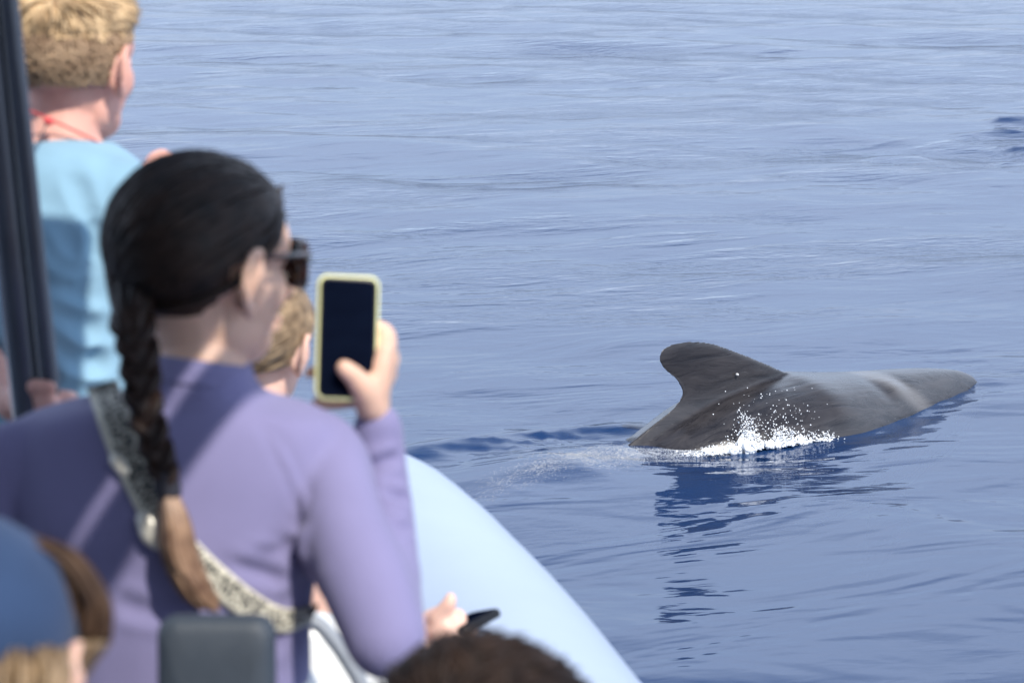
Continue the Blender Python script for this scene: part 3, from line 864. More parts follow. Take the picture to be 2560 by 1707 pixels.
def legs(body, cloth, hipc, right, fwd, seat_z=None, foot_z=DECK, s=1.0):
    """Standing legs, or seated ones when seat_z is given; returns the shoe centres."""
    shoes = []
    for sd in (-1, 1):
        h = hipc + right * sd * .085 * s
        if seat_z is None:
            k = V((h.x, h.y, (h.z + foot_z) / 2)) + fwd * .03; a = V((h.x, h.y, foot_z + .09))
        else:
            k = V((h.x, h.y, seat_z + .06)) + fwd * .40 * s; a = V((k.x, k.y, foot_z + .09)) + fwd * .02
        body.tube([h, k, a], [.07 * s, .05 * s, .036 * s], 12); cloth.tube([h, (h + k) / 2, k, (k + a) / 2, a], [.086 * s, .078 * s, .064 * s, .058 * s, .05 * s], 14)
        shoes.append((a, fwd))
    return shoes


def add_shoes(parent, shoes):
    for a, fwd in shoes:
        mb = MB(); mb.tube([V((a.x, a.y, a.z - .045)) - fwd * .05, V((a.x, a.y, a.z - .045)) + fwd * .06, V((a.x, a.y, a.z - .055)) + fwd * .15], [.045, .045, .036], 12, flat=.95)
        from_world('shoe', mb.mesh(), M['shoe'], parent)


# ------------------------------------------------------------------ woman in purple
def woman():
    WD = 3.46; yaw = R(8)
    right = V((math.cos(yaw), -math.sin(yaw), 0)); fwd = V((math.sin(yaw), math.cos(yaw), 0))
    px2m = WD / F
    root = thing('person', 'person in purple top with long dark braid and sunglasses, filming on a phone', 'person', (P(450, 1500, WD).x, P(450, 1500, WD).y, DECK))
    hc = P(514, 682, 3.45); hs = 1.095; hr = yawm(R(46), R(4))
    spec = [(512, 850, 100, .055, 3.45), (508, 905, 112, .060, 3.45), (500, 955, 132, .066, 3.45), (492, 988, 180, .074, 3.46), (470, 1018, 320, .084, 3.465), (440, 1062, 405, .096, 3.47), (436, 1170, 425, .108, 3.47), (432, 1290, 398, .112, 3.47), (440, 1400, 358, .106, 3.47),
            (455, 1540, 318, .098, 3.46), (470, 1700, 300, .098, 3.46), (475, 1880, 335, .112, 3.46), (475, 2080, 350, .120, 3.46)]
    rows = [(P(x, y, d), hw * px2m, hd) for x, y, hw, hd, d in spec]
    shR, elR, wrR = P(800, 1152, 3.475), P(962, 1598, 3.29), P(944, 1070, 3.56)
    upR = [P(735, 1130, 3.50), shR, P(862, 1310, 3.38), P(915, 1460, 3.325), elR]
    fore = [elR, P(955, 1420, 3.47), P(946, 1240, 3.55), wrR]
    shL, elL, wrL = P(30, 1132, 3.47), P(-95, 1560, 3.50), P(100, 1760, 3.78)
    body = MB(); add_head(body, hc, hr, hs)
    add_torso(body, [(c, a - .014, b - .014) for c, a, b in rows], right)
    nb = P(505, 930, 3.452)
    body.tube([hc + hr @ V((0, -.02, -.02)), P(500, 850, 3.455), nb, P(495, 1010, 3.46)], [.057, .052, .055, .062], 18)
    body.tube(upR, [.03, .040, .040, .040, .036], 14); body.tube(fore, [.032, .029, .022, .0225], 14)
    body.tube([P(150, 1160, 3.49), P(15, 1195, 3.48), elL], [.03, .036, .034], 14); body.tube([elL, wrL], [.035, .024], 14)
    # right hand closed round the phone: palm at its right edge, thumb over the glass, fingers behind
    body.tube([wrR, P(936, 1010, 3.560), P(934, 950, 3.552), P(948, 895, 3.550)], [.0245, .030, .034, .030], 16, flat=.62, flatdir=V((1, .3, 0)))
    body.tube([P(925, 1018, 3.538), P(908, 972, 3.518), P(884, 940, 3.507), P(861, 920, 3.500)], [.019, .0165, .0135, .0112], 12)
    body.tube([P(958, 900, 3.550), P(974, 858, 3.552), P(958, 822, 3.552), P(905, 818, 3.549)], [.0135, .0105, .0098, .0085], 10)
    body.tube([P(962, 925, 3.555), P(978, 892, 3.562), P(948, 862, 3.568), P(870, 866, 3.563), P(800, 880, 3.557)], [.0135, .0112, .0100, .0092, .0085], 10)
    body.tube([P(960, 950, 3.555), P(972, 925, 3.565), P(930, 906, 3.572), P(850, 920, 3.568), P(772, 932, 3.550)], [.0135, .0108, .0100, .0092, .0080], 10)
    body.tube([P(950, 985, 3.552), P(940, 985, 3.565), P(890, 1000, 3.563), P(830, 1010, 3.548), P(792, 1006, 3.534)], [.0125, .0100, .0092, .0085, .0074], 10)
    add_hand(body, wrL, V((.5, .6, .3)), V((0, 0, -1)), .95)
    pants = MB()
    sh = legs(body, pants, P(475, 2080, WD), right, fwd)
    me = fuse(body, .0042, 4)
    from_world('body', me, M['skin_tan'], root)
    # purple long-sleeved top
    sw = MB(); add_torso(sw, rows[1:11], right, .003)
    sw.tube(upR, [.050, .057, .0495, .0515, .046], 22); sw.ell(P(690, 1215, 3.45), (.08, .048, .065)); sw.ell(P(765, 1180, 3.465), (.045, .048, .05)); sw.ell(P(190, 1215, 3.45), (.08, .048, .065)); sw.tube([elR, P(958, 1420, 3.47), P(950, 1240, 3.55), P(944, 1105, 3.565), P(943, 1070, 3.56)], [.047, .044, .038, .0325, .031], 20)
    sw.tube([P(140, 1150, 3.48), P(15, 1185, 3.47), elL], [.045, .052, .05], 20); sw.tube([elL, wrL], [.046, .034], 20)
    me = fuse(sw, .0044, 15)
    D = 3.37
    me = folds(me, [([P(795, 1300, 3.38), P(800, 1380, 3.38), P(803, 1460, 3.40)], .014, .03),
                    ([P(561, 1392, D), P(660, 1432, D), P(784, 1474, D)], .010, .010), ([P(690, 1352, D), P(745, 1384, D), P(796, 1410, D)], .010, .009),
                    ([P(690, 1452, D), P(735, 1470, D), P(784, 1486, D)], .008, .006), ([P(600, 1370, D), P(690, 1395, D), P(790, 1440, D)], .009, .006),
                    ([P(815, 1416, 3.36), P(848, 1388, 3.33), P(874, 1350, 3.33)], .009, .008), ([P(812, 1462, 3.36), P(842, 1440, 3.32), P(862, 1405, 3.31)], .008, .006),
                    ([P(600, 985, D), P(680, 1080, D), P(745, 1210, D), P(780, 1330, D)], .006, -.004),
                    ([P(905, 1172, 3.53), P(955, 1154, 3.525), P(1012, 1138, 3.54)], .008, .010), ([P(930, 1245, 3.52), P(985, 1242, 3.515), P(1022, 1255, 3.53)], .008, .010),
                    ([P(955, 1320, 3.48), P(1000, 1318, 3.48), P(1030, 1326, 3.50)], .008, .007), ([P(985, 1405, 3.35), P(1020, 1415, 3.35), P(1045, 1430, 3.37)], .009, .005),
                    ([P(60, 1150, D), P(90, 1300, D), P(60, 1420, D)], .012, .006), ([P(270, 1500, D), P(400, 1530, D), P(520, 1525, D)], .012, .006),
                    ([P(430, 985, 3.39), P(520, 1000, 3.39), P(600, 975, 3.40)], .006, .003), ([P(640, 1560, D), P(700, 1610, D), P(770, 1625, D)], .012, .006)])
    me = evaluated(me, [('SMOOTH', dict(factor=.5, iterations=6))]); me = rumple(me, .0035, 13, 2, (1, 1, .7))
    sweater = from_world('sweater', me, M['purple'], root)
    sv = BVHTree.FromPolygons([v.co + root.location for v in me.vertices], [p.vertices[:] for p in me.polygons])
    # standing collar
    mb = MB(); rings = []
    for y, hw, k in ((955, 132, .072), (925, 121, .066), (903, 116, .063), (900, 110, .060), (915, 108, .0585), (955, 112, .06)):
        c = P(508, y, 3.452); rings.append([c + right * (hw * px2m * 1.04) * math.cos(q) + fwd * k * math.sin(q) + V((0, 0, -.012 * math.sin(q) - .006 * math.cos(q))) for q in [2 * math.pi * j / 40 for j in range(40)]])
    mb.rings(rings, cap=False); from_world('collar', mb.mesh(), M['purple'], sweater)
    from_world('trousers', fuse(pants, .009, 5), M['denim'], root); add_shoes(root, sh)
    # hair drawn back to the left of the nape
    test = lambda p: (-.69 * p.y + .72 * p.z > -.004 if p.z > .02 else p.y < -.024 - .35 * max(0, -p.z - .0) and p.z > -.052)
    mb = scalp(hc, hr, hs, .010, test, 72, 44, .01)
    st = []
    for k in range(150):
        a = R(-100 + 200 * k / 149); x = math.sin(a); fr = math.cos(a)
        st.append((x * .95, .80 * max(fr, -.1) + .05 + random.uniform(-.1, .05), .30 + .28 * max(fr, 0) + random.uniform(-.05, .12)))
    for k in range(120): st.append((random.uniform(-.9, .9), random.uniform(-.4, .7), random.uniform(.35, 1)))
    G = (-.30, -.86, -.52)
    locks(mb, hc, hr, hs, st, G, .0115, .0048, .04, jit=.12)
    rnd = random.Random(21)
    for k in range(70):
        a = rnd.uniform(-1, 1); b_ = rnd.uniform(-1, 1)
        mb.tube([P(360 + 95 * a, 640 + 30 * b_, 3.385 + .03 * abs(a)), P(338 + 52 * a, 730, 3.370 + .02 * abs(a) + .01 * b_), P(330 + 26 * a, 800, 3.358 + .012 * b_), P(340 + 18 * a, 850, 3.350 + .010 * b_)], [.006, .009, .008, .006], 6, steps=12, round_ends=False)
    hair = from_world('hair', mb.mesh(), M['hair_black'], root)
    # braid hanging down the back
    bp = crom([tuple(q) for q in (P(322, 778, 3.37), P(342, 850, 3.345), P(352, 930, 3.335), P(362, 1010, 3.328), P(382, 1090, 3.325), (P(404, 1160, 3.325)), P(418, 1212, 3.325))], 90)
    mb2 = MB(); NL = 15
    for i in range(NL):
        t = (i + .4) / NL; c_ = V(bp[int(t * 89)]); sg = 1 if i % 2 else -1; dn = (V(bp[min(89, int(t * 89) + 4)]) - V(bp[max(0, int(t * 89) - 4)])).normalized(); la = dn.cross(V((0, -1, 0))).normalized()
        sz_ = 1.02 * (1 - t) + .66 * t
        a0 = c_ + la * sg * .0125 * sz_ - dn * .020 * sz_ + V((0, .008, 0)); a1 = c_ + la * sg * .0115 * sz_ + V((0, -.007, 0)); a2 = c_ - la * sg * .008 * sz_ + dn * .022 * sz_ + V((0, .002, 0))
        for j in range(7):
            f = (j - 3) / 3; o_ = la * (sg * f * .007 * sz_) - dn * (f * .006 * sz_)
            mb2.tube([a0 + o_, a1 + o_ + V((0, -.004 * (1 - f * f), 0)), a2 + o_ * .6], [.0065 * sz_, .0085 * sz_, .0055 * sz_], 7, steps=9)
    mb2.tube([V(q) for q in bp[::8]], [.016 - .007 * k / 11 for k in range(12)], 12)
    from_world('braid', mb2.mesh(), M['hair_braid'], hair)
    mb2 = MB(); mb2.tube([P(415, 1200, 3.325), P(421, 1228, 3.325)], .0155, 14, steps=4); from_world('hair_tie', mb2.mesh(), M['band'], hair)
    mb2 = MB(); rnd = random.Random(5)
    for k in range(70):
        a = rnd.random() * 6.28; r = math.sqrt(rnd.random()); ox, oy = math.cos(a) * r, math.sin(a) * r; e = rnd.uniform(.75, 1.08)
        q = [P(420 + ox * 16, 1225, 3.325 + oy * .008), P(436 + ox * 34, 1300, 3.320 + oy * .014), P(452 + ox * 42, 1395, 3.318 + oy * .014), P(492 + ox * 40 * e, 1395 + 85 * e, 3.318 + oy * .012), P(525 + ox * 26, 1410 + 112 * e, 3.318 + oy * .008)]
        mb2.tube(q, [.003, .0042, .0042, .0034, .0012], 5, steps=16, round_ends=False)
    from_world('hair_end', mb2.mesh(), M['hair_tip'], hair)
    return root, sv, hc, hr, hs


W_ROOT, W_BVH, W_HC, W_HR, W_HS = woman()


def sunglasses(hc, hr, hs):
    g = thing('sunglasses', 'dark tortoiseshell sunglasses on the face beside the raised phone', 'sunglasses', hc)
    T = lambda p: hc + hr @ (V(p) * hs)
    for sd in (-1, 1):
        ring = [T((sd * (.034 + .027 * math.copysign(abs(math.cos(a)) ** .7, math.cos(a))), .109 - .012 * abs(math.cos(a) * .5 + sd * 0), .010 + .025 * math.copysign(abs(math.sin(a)) ** .7, math.sin(a)))) for a in [2 * math.pi * k / 28 for k in range(28)]]
        ring = [p - hr @ V((0, 1, 0)) * (.016 * ((abs((hr.transposed() @ (p - hc)).x) / .07) ** 2)) for p in ring]
        mb = MB(); mb.tube(ring + [ring[0]], .0042, 8, steps=60); from_world('rim', mb.mesh(), M['tortoise'], g)
        c = sum(ring, V()) / 28; f_ = hr @ V((0, 1, 0)) * .0015
        mb = MB(); mb.rings([[c + (p - c) * .98 - f_ for p in ring], [c + (p - c) * .98 + f_ for p in ring]]); from_world('lens', mb.mesh(), M['lens'], g)
        mb = MB(); mb.tube([T((sd * .060, .092, .022)), T((sd * .076, .06, .024)), T((sd * .083, .008, .024)), T((sd * .083, -.02, .008))], [.0062, .0042, .0034, .003], 8); from_world('temple', mb.mesh(), M['tortoise'], g)
    mb = MB(); mb.tube([T((-.010, .117, .016)), T((0, .119, .020)), T((.010, .117, .016))], .0035, 8); from_world('bridge', mb.mesh(), M['tortoise'], g)


sunglasses(W_HC, W_HR, W_HS)


def phone(name, label, c, right, up, case, w_=.0745, h_=.150, t_=.011):
    right = right.normalized(); up = (up - right * up.dot(right)).normalized(); nrm = right.cross(up)
    ph = thing(name, label, 'phone', c)
    from_world('case', slab(c - nrm * .0015, right, up, w_, h_, t_, .0125, .12).mesh(), case, ph)
    lip = slab(c + nrm * (t_ / 2 - .0015), right, up, w_ - .006, h_ - .006, .0016, .0105, .1)
    from_world('bezel', lip.mesh(), M['black_plastic'], ph)
    scr = slab(c + nrm * (t_ / 2 - .0002), right, up, w_ - .012, h_ - .012, .0008, .009, .1)
    from_world('screen', scr.mesh(), M['screen'], ph)
    cc_ = c - right * (w_ * .26) + up * (h_ * .38) - nrm * (t_ / 2 + .0015)
    lens = from_world('camera_bump', slab(cc_, right, up, .028, .028, .003, .007, .12).mesh(), M['black_plastic'], ph)
    return ph


pr = (RT * .965 + V((0, 1, 0)) * .20 + UP * -.075).normalized()
phone('smartphone', 'smartphone in pale yellow case held upright by person in purple', P(868, 845, 3.526), pr, UP + V((0, .12, 0)) + RT * .08, M['case_yellow'], .076, .153)


def shoulder_bag():
    b = thing('shoulder_bag', 'shoulder bag on a wide beige snakeskin strap across the purple back', 'bag', P(800, 1640, 3.52))
    left = [(215, 968), (228, 1005), (246, 1062), (272, 1132), (306, 1206), (346, 1284), (392, 1352), (450, 1416), (520, 1478), (592, 1534), (655, 1572), (720, 1580), (775, 1560)]
    righ = [(292, 948), (306, 985), (328, 1042), (352, 1110), (384, 1176), (418, 1246), (454, 1308), (506, 1366), (570, 1426), (640, 1482), (700, 1516), (750, 1520), (800, 1506)]
    rows = crom([(*a, *c) for a, c in zip(left, righ)], 70)
    ts = []
    for r in rows:
        row = []
        for k in range(5):
            x = r[0] + (r[2] - r[0]) * k / 4; y = r[1] + (r[3] - r[1]) * k / 4
            d = (P(x, y, 1) - CAM).normalized(); hit = W_BVH.ray_cast(CAM, d)
            row.append((hit[0] - CAM).length if hit[0] else None)
        ts.append(row)
    good = [t for row in ts for t in row if t]
    D_ = np.array([[t if t else np.nan for t in row] for row in ts])
    for k in range(5):                                    # fill misses from neighbours, then smooth so the strap lies taut
        col = D_[:, k]; ok = ~np.isnan(col); col[~ok] = np.interp(np.flatnonzero(~ok), np.flatnonzero(ok), col[ok]) if ok.any() else 3.4
    sm = D_.copy()
    for _ in range(10):
        sm[1:-1] = np.minimum(sm[1:-1], .5 * sm[1:-1] + .25 * (sm[:-2] + sm[2:]))
        sm = np.minimum(sm, D_)
    verts, faces, uvs = [], [], []
    acc = 0
    for side_, off in ((0, .0065), (1, .0025)):
        for i, r in enumerate(rows):
            for k in range(5):
                x = r[0] + (r[2] - r[0]) * k / 4; y = r[1] + (r[3] - r[1]) * k / 4
                d = (P(x, y, 1) - CAM).normalized(); verts.append(CAM + d * (sm[i, k] - off)); uvs.append((k / 4, i / 69))
    n_ = 70 * 5
    for i in range(69):
        for k in range(4):
            a = i * 5 + k; faces.append((a, a + 1, a + 6, a + 5)); faces.append((n_ + a, n_ + a + 5, n_ + a + 6, n_ + a + 1))
        faces.append((i * 5, i * 5 + 5, n_ + i * 5 + 5, n_ + i * 5)); faces.append((i * 5 + 4, n_ + i * 5 + 4, n_ + i * 5 + 9, i * 5 + 9))
    me = bpy.data.meshes.new('strap'); me.from_pydata([tuple(v) for v in verts], [], faces); me.update()
    ul = me.uv_layers.new(name='UVMap')
    for lp in me.loops: ul.data[lp.index].uv = uvs[lp.vertex_index]
    from_world('strap', me, M['strap'], b)
    def at(x, y, lift=.012):
        d = (P(x, y, 1) - CAM).normalized(); h = W_BVH.ray_cast(CAM, d); return CAM + d * ((h[0] - CAM).length - lift)
    mb = MB(); mb.tube([at(362, 1300), at(378, 1332), at(392, 1352)], [.011, .014, .011], 12, flat=.5, flatdir=V((0, 1, .2))); bk = from_world('buckle', mb.mesh(), M['brass'], b)
    mb = MB(); mb.tube([at(290, 1150), at(310, 1176)], [.009, .008], 10, steps=4, flat=.5, flatdir=V((0, 1, .2))); from_world('slider', mb.mesh(), M['brass'], b)
    # the bag itself hangs in front of the right hip
    from_world('pouch', evaluated(slab(P(600, 1800, 3.64), V((.95, .3, 0)).normalized(), V((0, 0, 1)), .2, .15, .06, .04).mesh(), [('SUBSURF', dict(levels=1))]), M['white_gel'], b)


shoulder_bag()


# ------------------------------------------------------------------ blond man in the teal T-shirt
def man():
    MD = 4.42; m_ = MD / F; yaw = R(34)
    right = V((math.cos(yaw), -math.sin(yaw), 0)); fwd = V((math.sin(yaw), math.cos(yaw), 0))
    root = thing('person', 'blond person in light teal T-shirt looking out beside the dark post', 'person', (P(120, 900, MD).x, P(120, 900, MD).y, DECK))
    hc = P(186, 172, 4.42); hs = 1.07; hr = yawm(R(27), R(3))
    spec = [(158, 330, 92, .062, 4.42), (150, 350, 118, .070, 4.42), (142, 376, 185, .085, 4.42), (130, 415, 245, .105, 4.43), (118, 520, 268, .120, 4.43), (112, 650, 262, .125, 4.43), (112, 800, 246, .122, 4.42), (120, 940, 240, .120, 4.42), (128, 1010, 244, .120, 4.42), (128, 1150, 240, .12, 4.42), (128, 1350, 250, .13, 4.42)]
    rows = [(P(x, y, d), hw * m_, hd) for x, y, hw, hd, d in spec]
    shR, elR, wrR = P(318, 470, 4.36), P(322, 735, 4.42), P(405, 500, 4.66)
    shL, elL, wrL = P(-90, 480, 4.52), P(-150, 780, 4.42), P(40, 1010, 4.16)
    body = MB(); add_head(body, hc, hr, hs)
    add_torso(body, [(c, a - .014, b - .014) for c, a, b in rows], right)
    body.tube([hc + hr @ V((0, -.012, -.02)), P(158, 265, 4.42), P(152, 350, 4.42), P(146, 400, 4.42)], [.062, .0575, .061, .07], 18)
    body.tube([P(230, 510, 4.43), P(300, 530, 4.37), elR], [.03, .042, .040], 14); body.tube([elR, wrR], [.041, .028], 14)
    body.tube([P(10, 510, 4.48), P(-85, 530, 4.5), elL], [.03, .042, .040], 14); body.tube([elL, wrL], [.041, .028], 14)
    # right hand on a phone held up in front, fingertip showing over the shoulder
    body.tube([wrR, P(408, 455, 4.66), P(405, 425, 4.66)], [.028, .036, .034], 12, flat=.5, flatdir=V((0, 1, 0)))
    body.tube([P(395, 440, 4.645), P(372, 418, 4.64), P(350, 424, 4.645)], [.011, .0105, .0090], 9)
    for k in range(3): body.tube([P(415 + k * 10, 430, 4.66), P(432, 412 + k * 18, 4.67), P(395, 412 + k * 18, 4.69)], [.010, .0095, .008], 9)
    body.tube([P(392, 455, 4.64), P(372, 452, 4.635), P(362, 436, 4.638)], [.013, .011, .009], 9)
    # left hand round the post
    body.tube([wrL, P(72, 1012, 4.09), P(112, 1012, 4.03)], [.028, .038, .036], 14, flat=.55, flatdir=V((0, 1, 0)))
    for k in range(4):
        y = 988 + k * 20; body.tube([P(118, y, 4.03), P(168, y + 4, 4.03), P(176, y + 6, 4.085), P(120, y + 8, 4.098)], [.0115, .0105, .0098, .0085], 9)
    body.tube([P(60, 985, 4.08), P(80, 965, 4.015), P(128, 968, 4.0)], [.0135, .0115, .0095], 9)
    pants = MB(); sh = legs(body, pants, P(128, 1340, MD), right, fwd)
    me = fuse(body, .0048, 4); from_world('body', me, M['skin_red'], root)
    sh_ = MB(); add_torso(sh_, rows[1:10], right, .008)
    sh_.tube([P(245, 478, 4.41), P(300, 494, 4.37), P(314, 570, 4.37), P(312, 660, 4.39)], [.055, .066, .071, .074], 20, round_ends=False)
    sh_.tube([P(0, 500, 4.47), P(-80, 520, 4.5), P(-125, 660, 4.47)], [.055, .066, .072], 20, round_ends=False)
    sh_.ell(P(215, 530, 4.40), (.08, .07, .065)); sh_.ell(P(270, 462, 4.39), (.05, .05, .042))
    me = fuse(sh_, .0052, 22); D = 4.30
    me = folds(me, [([P(232, 540, D), P(238, 600, D), P(228, 660, D)], .012, .014), ([P(60, 640, D), P(150, 720, D), P(240, 735, D)], .016, .016), ([P(80, 560, D), P(150, 660, D), P(225, 690, D)], .013, .016),
                    ([P(100, 720, D), P(170, 800, D), P(260, 830, D)], .016, .016), ([P(110, 800, D), P(180, 900, D), P(290, 905, D)], .016, .018), ([P(100, 920, D), P(200, 985, D), P(300, 965, D)], .018, .010),
                    ([P(180, 420, D), P(210, 520, D), P(230, 600, D)], .014, .007), ([P(120, 520, D), P(130, 640, D), P(190, 720, D)], .014, .008), ([P(160, 880, D), P(190, 930, D), P(170, 990, D)], .014, .010)])
    me = rumple(me, .012, 9, 6, (1, 1, .6)); from_world('t_shirt', me, M['teal'], root)
    from_world('trousers', fuse(pants, .009, 5), M['denim'], root); add_shoes(root, sh)
    # short tousled hair
    test = lambda p: p.z > .030 + .34 * (p.y + .012) if p.y > -.02 else p.z > -.016 - .10 * max(0, -p.x)
    mb = MB(); ms = scalp(hc, hr, hs, .005, test, 72, 44, .02); rnd = random.Random(11)
    cnt = 0
    while cnt < 5200:
        u = V((rnd.gauss(0, 1), rnd.gauss(0, 1), rnd.gauss(0, 1))).normalized(); p = on_skull(u, .005)
        if not test(p): continue
        topness = max(0, min(1, (p.z - .060) / .045)); ln = .009 + .048 * topness * rnd.uniform(.6, 1.2)
        whorl = V((.015, -.075, .10)); tang = (p - whorl); tang = tang - u * tang.dot(u)
        cl_ = noise.noise_vector(u * 3.2)
        flow = (tang.normalized() * (.7 if topness > .2 else .25) + V((0, .35 * topness, -.85 * (1 - topness))) + u * (.20 + .55 * topness * max(0, cl_.x + .5)) + cl_ * (.8 * topness + .10) + V((rnd.gauss(0, .06), rnd.gauss(0, .06), rnd.gauss(0, .05)))).normalized()
        q = [p - u * .004, p + flow * ln * .5 + u * .003, p + flow * ln + V((0, 0, -.005 * topness))]
        (mb if p.z + .012 * noise.noise(u * 9) > .052 else ms).tube([hc + hr @ (x * hs) for x in q], [.0028, .0024, .0006], 4, steps=5, round_ends=False); cnt += 1
    hr_ = from_world('hair', mb.mesh(), M['hair_blond'], root); from_world('cropped_side', ms.mesh(), M['hair_side'], hr_)
    for sd in (-1, 1):
        mb = MB(); mb.ell(hc + hr @ (V((sd * .031, .079, .010)) * hs), (.011, .011, .011)); from_world('eye', mb.mesh(), M['eye'], root)
    # cord round the neck
    nk = thing('necklace', 'thin dark red cord with a red bead on the sunburnt neck', 'necklace', P(150, 320, MD))
    c = P(150, 322, 4.42); ring = []
    for k in range(40):
        a = 2 * math.pi * k / 40; ring.append(c + right * math.cos(a) * .0735 + fwd * math.sin(a) * .079 + V((0, 0, -.035 * math.sin(a) - .018 * math.cos(a) + .003)))
    mb = MB(); mb.tube(ring + [ring[0]], .0018, 6, steps=90); from_world('cord', mb.mesh(), M['red_cord'], nk)
    bead = P(122, 303, 4.335); mb = MB(); mb.ell(bead, (.008, .006, .007)); from_world('bead', mb.mesh(), M['red_bead'], nk)
    mb = MB(); mb.tube([bead, P(112, 320, 4.325), P(98, 350, 4.315), P(80, 378, 4.31)], .0013, 6); from_world('cord_end', mb.mesh(), M['dark_cord'], nk)
    ph = phone('smartphone', 'dark smartphone half hidden behind the dark-haired head', P(412, 508, 4.685), V((.95, -.3, 0)), V((0, .2, 1)), M['black_plastic'])


man()


# ------------------------------------------------------------------ young passenger beyond, phone held low
def girl():
    GD = 4.95; m_ = GD / F; yaw = R(25)
    right = V((math.cos(yaw), -math.sin(yaw), 0)); fwd = V((math.sin(yaw), math.cos(yaw), 0))
    root = thing('person', 'person with dark blond hair holding a phone low beside the tube', 'person', (P(640, 1200, GD).x, P(640, 1200, GD).y, DECK))
    hc = P(650, 862, 4.95); hs = 1.03; hr = yawm(R(28), R(2), R(6))
    spec = [(640, 1005, 66, .045, GD), (636, 1040, 90, .06, GD), (630, 1080, 190, .075, GD), (625, 1140, 235, .088, GD), (620, 1260, 215, .095, GD), (620, 1420, 190, .09, GD), (622, 1580, 200, .1, GD), (622, 1700, 210, .11, GD)]
    rows = [(P(x, y, d), hw * m_, hd) for x, y, hw, hd, d in spec]
    shR, elR, wrR = P(772, 1300, 4.86), P(948, 1712, 4.78), P(1058, 1596, 4.80)
    shL, elL, wrL = P(440, 1150, 4.98), P(400, 1500, 4.98), P(560, 1640, 5.25)
    body = MB(); add_head(body, hc, hr, hs)
    add_torso(body, [(c, a - .01, b - .01) for c, a, b in rows], right)
    body.tube([hc + hr @ V((0, -.012, -.03)), P(645, 960, GD), P(638, 1050, GD)], [.05, .046, .054], 16)
    body.tube([P(700, 1130, GD), shR, P(820, 1530, 4.82), P(880, 1640, 4.79), elR], [.045, .043, .034, .034, .034], 14); body.tube([elR, P(1000, 1665, 4.78), wrR], [.034, .032, .025], 14)
    body.tube([P(520, 1130, GD), shL, elL], [.04, .043, .034], 14); body.tube([elL, wrL], [.034, .024], 14); add_hand(body, wrL, V((.5, .8, 0)), V((0, 0, -1)), .9)
    body.tube([wrR, P(1080, 1572, 4.79), P(1108, 1556, 4.78), P(1128, 1552, 4.775)], [.025, .034, .036, .028], 14, flat=.62, flatdir=V((.5, -.5, .7)))
    body.tube([P(1092, 1545, 4.77), P(1112, 1522, 4.762), P(1124, 1505, 4.758), P(1126, 1494, 4.758)], [.016, .0135, .0125, .0105], 10)
    for k, (y, e) in enumerate(((1588, 1178), (1580, 1186), (1574, 1186), (1570, 1178))):
        body.tube([P(1115, 1568, 4.76 + k * .022), P(1142, y + 2, 4.755 + k * .022), P(1164, y, 4.757 + k * .022), P(e, y - 4, 4.762 + k * .022)], [.0125, .0112, .0105, .009], 9)
    pants = MB(); sh = legs(body, pants, P(622, 1700, GD), right, fwd, s=.85)
    from_world('body', fuse(body, .0046, 4), M['skin_fair'], root)
    s2 = MB(); add_torso(s2, rows[1:], right, .008); s2.tube([P(700, 1130, GD), P(760, 1270, 4.87), P(790, 1420, 4.845)], [.05, .052, .046], 16, round_ends=False); s2.tube([P(520, 1130, GD), shL, P(420, 1320, 4.98)], [.05, .052, .05], 16, round_ends=False)
    from_world('t_shirt', rumple(fuse(s2, .007, 5), .005, 10, 3), M['grey_shirt'], root)
    from_world('trousers', fuse(pants, .009, 5), M['denim'], root); add_shoes(root, sh)
    test = lambda p: (-.60 * p.y + .80 * p.z > .004) and not (p.y > -.02 and p.z < .016 and abs(p.x) > .05)
    mb = scalp(hc, hr, hs, .008, test, 64, 40, .02); st = []; rnd = random.Random(4)
    for k in range(420):
        a = R(-100 + 200 * rnd.random()); st.append((math.sin(a), .85 * max(0, math.cos(a)) + rnd.uniform(-.3, .05), .25 + .5 * rnd.random()))
    locks(mb, hc, hr, hs, st, (-.12, -.93, -.36), .009, .0030, .0, jit=.30, seed=9)
    for k in range(60):
        o = V((rnd.gauss(0, .014), rnd.gauss(0, .012), rnd.gauss(0, .012))); b0 = V((-.012, -.105, -.012)) + o
        q = [b0, b0 + V((rnd.gauss(0, .01), -.022, -.02)), b0 + V((rnd.gauss(0, .02), -.022, -.06))]
        mb.tube([hc + hr @ (x * hs) for x in q], [.005, .005, .0015], 5, steps=7, round_ends=False)
    from_world('hair', mb.mesh(), M['hair_dark_blond'], root)
    for sd in (-1, 1):
        mb = MB(); mb.ell(hc + hr @ (V((sd * .031, .079, .010)) * hs), (.011, .011, .011)); from_world('eye', mb.mesh(), M['eye'], root)
    phone('smartphone', 'black smartphone held flat in a hand over the pale blue tube', P(1172, 1556, 4.80), V((.72, -.62, .30)), V((.55, .82, .10)), M['black_plastic'], w_=.070, h_=.100, t_=.014)


girl()


